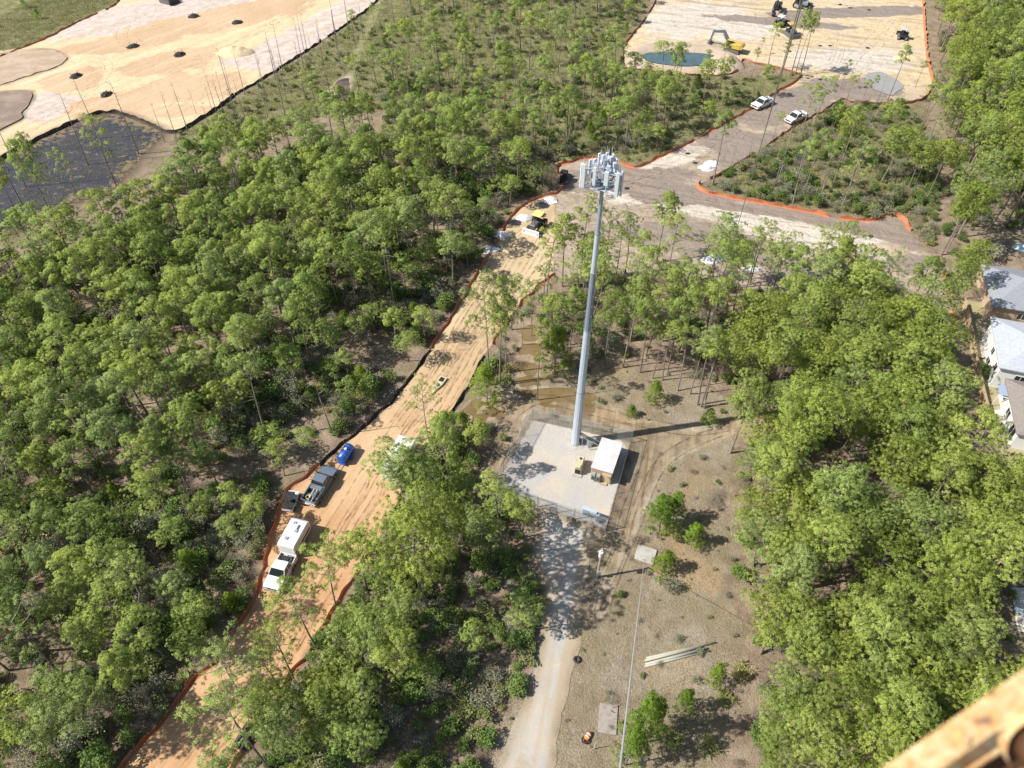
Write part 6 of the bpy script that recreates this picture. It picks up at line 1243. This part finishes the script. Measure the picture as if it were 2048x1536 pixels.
# ---- houses on the right
SH_G = None
def shingle(name, c):
    t = NT(name, .9, .2); n = t.noise(2.5, 5, .7); n2 = t.noise(14, 2, .6); k = t.mix(t.ramp(n, .35, .65), c, tuple(x * .8 for x in c)); k = t.mix(t.ramp(n2, .3, .6, .35, 0), k, tuple(x * .5 for x in c))
    wv = t.N('ShaderNodeTexWave'); wv.inputs['Scale'].default_value = 1.6; wv.bands_direction = 'Z'; wv.inputs['Distortion'].default_value = .3; t.L(t.pos(), wv.inputs['Vector']); k = t.mix(t.ramp(wv.outputs['Fac'], 0, .2, .12, 0), k, tuple(x * .5 for x in c)); t.color(k); return t.m
def house(corner, ang, L, Wd, wall_h, ridge, label, roofm, wallm, eave=.45, windows=()):
    """corner = near-left roof corner on the ground; x runs away from it along the long side"""
    t = thing('house', corner, ang, label, 'house', 'houses at the right edge')
    part('wall', MB().box((L / 2, Wd / 2, wall_h / 2), (L - 2 * eave, Wd - 2 * eave, wall_h)), wallm, t)
    e = wall_h; v = [(0, 0, e), (L, 0, e), (L, Wd, e), (0, Wd, e), (Wd * .45, Wd / 2, e + ridge), (L - Wd * .45, Wd / 2, e + ridge)]
    rf = part('roof', MB().add(v + [(q[0], q[1], q[2] - .16) for q in v[:4]], [(0, 1, 5, 4), (1, 2, 5), (2, 3, 4, 5), (3, 0, 4), (0, 6, 7, 1), (1, 7, 8, 2), (2, 8, 9, 3), (3, 9, 6, 0), (9, 8, 7, 6)]), roofm, t)
    part('vent_pipe', MB().tube([(L * .35, Wd * .3, e), (L * .35, Wd * .3, e + ridge * .6 + .5)], .07, 6), GALV_D, rf)
    for s, u, z, w_, h_ in windows:
        if s == 'x': f = part('window', MB().box((eave - .02, u, z), (.06, w_, h_)), GLASSD, t); part('frame', MB().box((eave - .03, u, z - h_ / 2 - .04), (.1, w_ + .14, .08)).box((eave - .03, u, z + h_ / 2 + .04), (.1, w_ + .14, .08)).box((eave - .03, u, z), (.1, .05, h_)), WHITEP, f)
        else: f = part('window', MB().box((u, eave - .02, z), (w_, .06, h_)), GLASSD, t); part('frame', MB().box((u, eave - .03, z - h_ / 2 - .04), (w_ + .14, .1, .08)).box((u, eave - .03, z + h_ / 2 + .04), (w_ + .14, .1, .08)).box((u, eave - .03, z), (.05, .1, h_)), WHITEP, f)
    return t
HZ = 3.0
def hcorner(x, y, z=HZ): return P(x, y, z)
SH1 = shingle('dark_grey_shingle', (.32, .335, .37)); SH2 = shingle('light_grey_shingle', (.50, .53, .58)); SH3 = shingle('brown_grey_shingle', (.30, .265, .24))
BRICKW = paint('tan brick wall', (.50, .37, .27), .9, 0, .4, (.38, .26, .18)); WALLW = paint('white siding', (.78, .78, .76), .6, 0, .15, (.6, .58, .5))
def hplace(cn, cf, L, Wd, zs=HZ, **k):    # cn: near (lower) left roof corner, cf: far (upper) left roof corner
    a, b = hcorner(*cn, zs), hcorner(*cf, zs); d = b - a; ang = math.atan2(d[1], d[0]) - math.pi / 2; return house(a, ang, L, np.linalg.norm(d) if Wd is None else Wd, zs, **k)
hplace((1985, 612), (1962, 528), 17, None, ridge=2.2, label='long house with dark grey shingles and tan wall, upper right', roofm=SH1, wallm=BRICKW, windows=(('y', 5, 1.5, 1.2, 1.1), ('y', 9, 1.5, 1.2, 1.1)))
hplace((1999, 735), (1981, 633), 16, None, zs=4.2, ridge=1.6, label='two storey white house with pale grey roof', roofm=SH2, wallm=WALLW, windows=(('x', 2.0, 2.6, .9, 1.1), ('x', 5.5, 2.6, .9, 1.1), ('x', 5.0, 1.0, 1.2, 1.0), ('y', 3.5, 2.4, 1.4, 1.2)))
hplace((2034, 868), (2010, 756), 16, None, zs=3.2, ridge=2.2, label='white house with brown grey shingles behind the patio', roofm=SH3, wallm=WALLW, windows=(('x', 2.0, 1.5, 1.6, 1.9), ('x', 5.5, 1.6, 1.2, 1.2)))
hplace((2085, 1090), (2052, 985), 16, None, zs=3.0, ridge=2, label='house just past the right edge of the lower woods', roofm=SH3, wallm=WALLW)
# backyards: concrete, deck, lawns
LAWN = sheet_mat('yard_grass', lambda t: (t.mix(t.noise(.5, 5, .6), (.27, .25, .13), (.42, .36, .22)), t.noise(3)), 0)
PATIO = sheet_mat('patio_concrete', lambda t: (t.mix(t.noise(.8, 5, .6), (.62, .56, .45), (.72, .67, .57)), t.noise(4)), 0, rough=.8)
sheet('backyard_lawn', W([(1925, 600), (1990, 610), (2200, 640), (2300, 1150), (2080, 1120), (2060, 1000), (2010, 920), (1975, 850), (1955, 780), (1940, 700)]), .016, LAWN, 3, .3)
sheet('patio', W([(1970, 822), (2030, 818), (2055, 880), (2010, 872), (1982, 850)]), .05, PATIO, 2, .02); sheet('patio', W([(2022, 1175), (2120, 1180), (2140, 1290), (2034, 1262)]), .05, PATIO, 2, .02)
t = thing('wooden_deck', P(1962, 705), heading((1955, 722), (1950, 678)), 'weathered plank deck between the wooden fence and the white house', 'deck'); mb = MB()
for k in range(16): mb.box((0, -1.5 + k * .2, .35), (3.2, .185, .05))
part('planks', mb, paint('grey deck plank', (.48, .40, .32), .85, 0, .6, (.36, .22, .12)), t); part('joist', MB().box((-1.3, 0, .2), (.15, 3.1, .22)).box((1.3, 0, .2), (.15, 3.1, .22)), WOODY, t)
def plank_fence(pts, label, h=1.85):
    line = W(pts); t = thing('wooden_fence', line[0], 0, label, 'wooden fence', 'wooden privacy fences')
    for a, b in zip(line[:-1], line[1:]):
        d = b - a; L = np.linalg.norm(d); u = d / L; an = math.atan2(d[1], d[0]); mb = MB(); k = 0
        while k * .15 < L - .1: c = a - line[0] + u * (k * .15 + .07); mb.box((c[0], c[1], h / 2 + .02 * math.sin(k * 2.1)), (.135, .025, h), an); k += 1
        part('boards', mb, WOODY, t); c = a - line[0] + u * L / 2; part('rail', MB().box((c[0] + u[1] * .04, c[1] - u[0] * .04, h * .8), (L, .05, .09), an).box((c[0] + u[1] * .04, c[1] - u[0] * .04, h * .25), (L, .05, .09), an), WOODY, t)
        for q in np.arange(0, L, 2.4): c = a - line[0] + u * q; part('post', MB().box((c[0] + u[1] * .08, c[1] - u[0] * .08, h / 2), (.1, .1, h), an), WOODY, t)
plank_fence([(1922, 612), (1934, 662), (1948, 742), (1960, 800), (1975, 860)], 'tall tan plank fence behind the back yards')
plank_fence([(1956, 742), (1995, 758), (2010, 762)], 'short tan fence between the white house and the next yard', 1.7)
t = thing('patio_awning', P(2000, 815), heading((1985, 808), (2018, 818)), 'blue grey sloping patio awning on the white house', 'awning'); part('canopy', MB().box((0, .8, 2.6), (2.7, 2.6, .08), rx=-.12), paint('blue canopy', (.38, .46, .62), .5), t)
for x in (-1.25, 1.25): leg(t, 'post', [(x, -.4, 0), (x, -.4, 2.5)], .05, WHITEP); 
part('gutter', MB().box((0, -.5, 2.44), (2.8, .1, .1)), WHITEP, t)
for i, (x, y, m, lb) in enumerate([(1972, 832, BLACKP, 'dark patio chair at the left of the pale patio'), (2022, 858, paint('brown wicker', (.2, .12, .08), .8), 'round brown patio table by the house wall'), (2030, 1200, WHITEP2, 'white lounge chair on the right edge patio'), (2036, 1225, paint('pale blue cushion', (.4, .55, .65), .7), 'pale blue lounge chair on the right edge patio')]):
    t = thing('patio_chair' if i != 1 else 'patio_table', (*P(x, y), .07), i * .8, lb, 'chair' if i != 1 else 'table')
    if i == 1:
        part('table_top', MB().tube([(0, 0, .7), (0, 0, .75)], .55, 16), m, t)
        for q in range(4): leg(t, 'leg', [(.35 * math.cos(q * 1.57), .35 * math.sin(q * 1.57), 0), (.3 * math.cos(q * 1.57), .3 * math.sin(q * 1.57), .7)], .03, m)
    else:
        Lc = .55 if i == 0 else 1.2
        part('seat', MB().box((0, 0, .42), (Lc, .55, .08), ch=.02), m, t); part('backrest', MB().box((-Lc / 2, 0, .72), (.08, .55, .6), ry=-.3), m, t)
        for sx in (-1, 1):
            for sy in (-1, 1): leg(t, 'leg', [(sx * Lc * .45, sy * .22, 0), (sx * Lc * .45, sy * .22, .4)], .025, m)
# blue tarp heap in the trees, small shed roof at the top right of the yards
for (x, y, s, m, nm, lb, ct) in ((1880, 738, 1.7, paint('blue tarp', (.05, .16, .36), .5, 0, .7, (.5, .6, .7), .5, 2.0), 'blue_tarp', 'crumpled blue tarp heap under the trees by the wooden fence', 'tarp'), (1890, 748, .7, WHITEP2, 'white_bag', 'white bag at the foot of the blue tarp', 'bag'), (2040, 497, 1.4, paint('pale teal sheet', (.45, .60, .62), .5), 'pale_tarp', 'pale teal tarp behind the dark roofed house', 'tarp'), (1950, 1085, 1.5, WHITEP2, 'pale_tarp', 'pale sheet glimpsed through the right canopy', 'tarp')):
    v = []; n = 14; r = np.random.default_rng(int(x))
    for q, z in ((.01, .5), (.4, .5), (.8, .3), (1.05, 0)): v += [(s * q * math.cos(a_) * r.uniform(.8, 1.25), s * .75 * q * math.sin(a_) * r.uniform(.8, 1.25), s * (z + r.uniform(-.1, .1)) + .05) for a_ in np.linspace(0, 2 * math.pi, n, endpoint=False)]
    o = MB().add(v, [tuple(range(n))] + [(a_ * n + j, (a_ + 1) * n + j, (a_ + 1) * n + (j + 1) % n, a_ * n + (j + 1) % n) for a_ in range(3) for j in range(n)]).build(nm, m); recalc(o); o.location = (*P(x, y), .0); tag(o, lb, ct)

# ---- rusty steel of the mast right beside the camera
t = NT('flaking_rust', .75, .3); oc = t.N('ShaderNodeTexCoord').outputs['Object']; n = t.noise(55, 5, .65, vec=oc, dist=.6); n2 = t.noise(140, 4, .6, vec=oc)
c = t.mix(t.ramp(n, .38, .62), (.80, .62, .36), (.66, .34, .12)); c = t.mix(t.ramp(n, .60, .66), c, (.26, .17, .13)); c = t.mix(t.ramp(n2, .62, .75, 0, .6), c, (.88, .80, .62)); t.color(c); t.bump(n2, .5, .004); RUST = t.m
def cpt(x, y, d): return cw + RM @ np.array([(x - 1024.0) / FPX * d, -(y - 768.0) / FPX * d, -d])
e0, e1 = cpt(1758, 1556, .5), cpt(2136, 1292, .5); u = (e1 - e0) / np.linalg.norm(e1 - e0); nrm = -(RM @ np.array([0, 0, -1.0])); nrm = nrm - (nrm @ u) * u; nrm /= np.linalg.norm(nrm); sd_ = np.cross(u, nrm); 
if (RM.T @ sd_)[0] < 0: sd_ = -sd_       # points to the lower right of the picture
org = e0 - u * .5
t = bpy.data.objects.new('mast_frame', None); COL.objects.link(t); t.location = org; tag(t, 'rusty steel angle of the mast close to the camera, lower right corner', 'steel frame')
t.matrix_world = Matrix([[u[0], sd_[0], nrm[0], org[0]], [u[1], sd_[1], nrm[1], org[1]], [u[2], sd_[2], nrm[2], org[2]], [0, 0, 0, 1]])
part('angle_bar', MB().add([(0, 0, -.006), (1.5, 0, -.006), (1.5, .05, -.006), (.615, .03, -.006), (.58, .019, -.006), (0, .017, -.006), (0, 0, 0), (1.5, 0, 0), (1.5, .05, 0), (.615, .03, 0), (.58, .019, 0), (0, .017, 0)], [(5, 4, 3, 2, 1, 0), (6, 7, 8, 9, 10, 11)] + [(i, (i + 1) % 6, 6 + (i + 1) % 6, 6 + i) for i in range(6)]), RUST, t)
HOLLOW_SHADE = paint('rust with painted shade', (.075, .035, .018), .9, 0, .5, (.16, .08, .04), .2, 30)  # rust coloured dark brown to paint in the shade of the hollow
part('lower_flange', MB().box((.75, .165, -.06), (1.5, .18, .008)), HOLLOW_SHADE, t)  # backing added behind the gap, its shade put into the colour
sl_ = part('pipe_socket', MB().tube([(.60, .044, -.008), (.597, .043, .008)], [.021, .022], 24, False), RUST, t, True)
part('socket_bore', MB().tube([(.60, .046, -.014), (.598, .047, .0085)], [.0145, .0145], 20), HOLLOW_SHADE, sl_, True)  # closed plug, coloured dark as the shaded inside of the pipe
part('rod', MB().tube([(.50, .046, -.03), (.70, .056, -.034)], .006, 8), RUST, t, True)
for x in (.56, .64): b_ = part('bolt', MB().tube([(x, .009, 0), (x, .009, .004)], .0045, 6), RUST, t)
part('mast_leg', MB().tube([(1.35, .3, -.8), (1.35, .3, .8)], .05, 16), RUST, t, True)
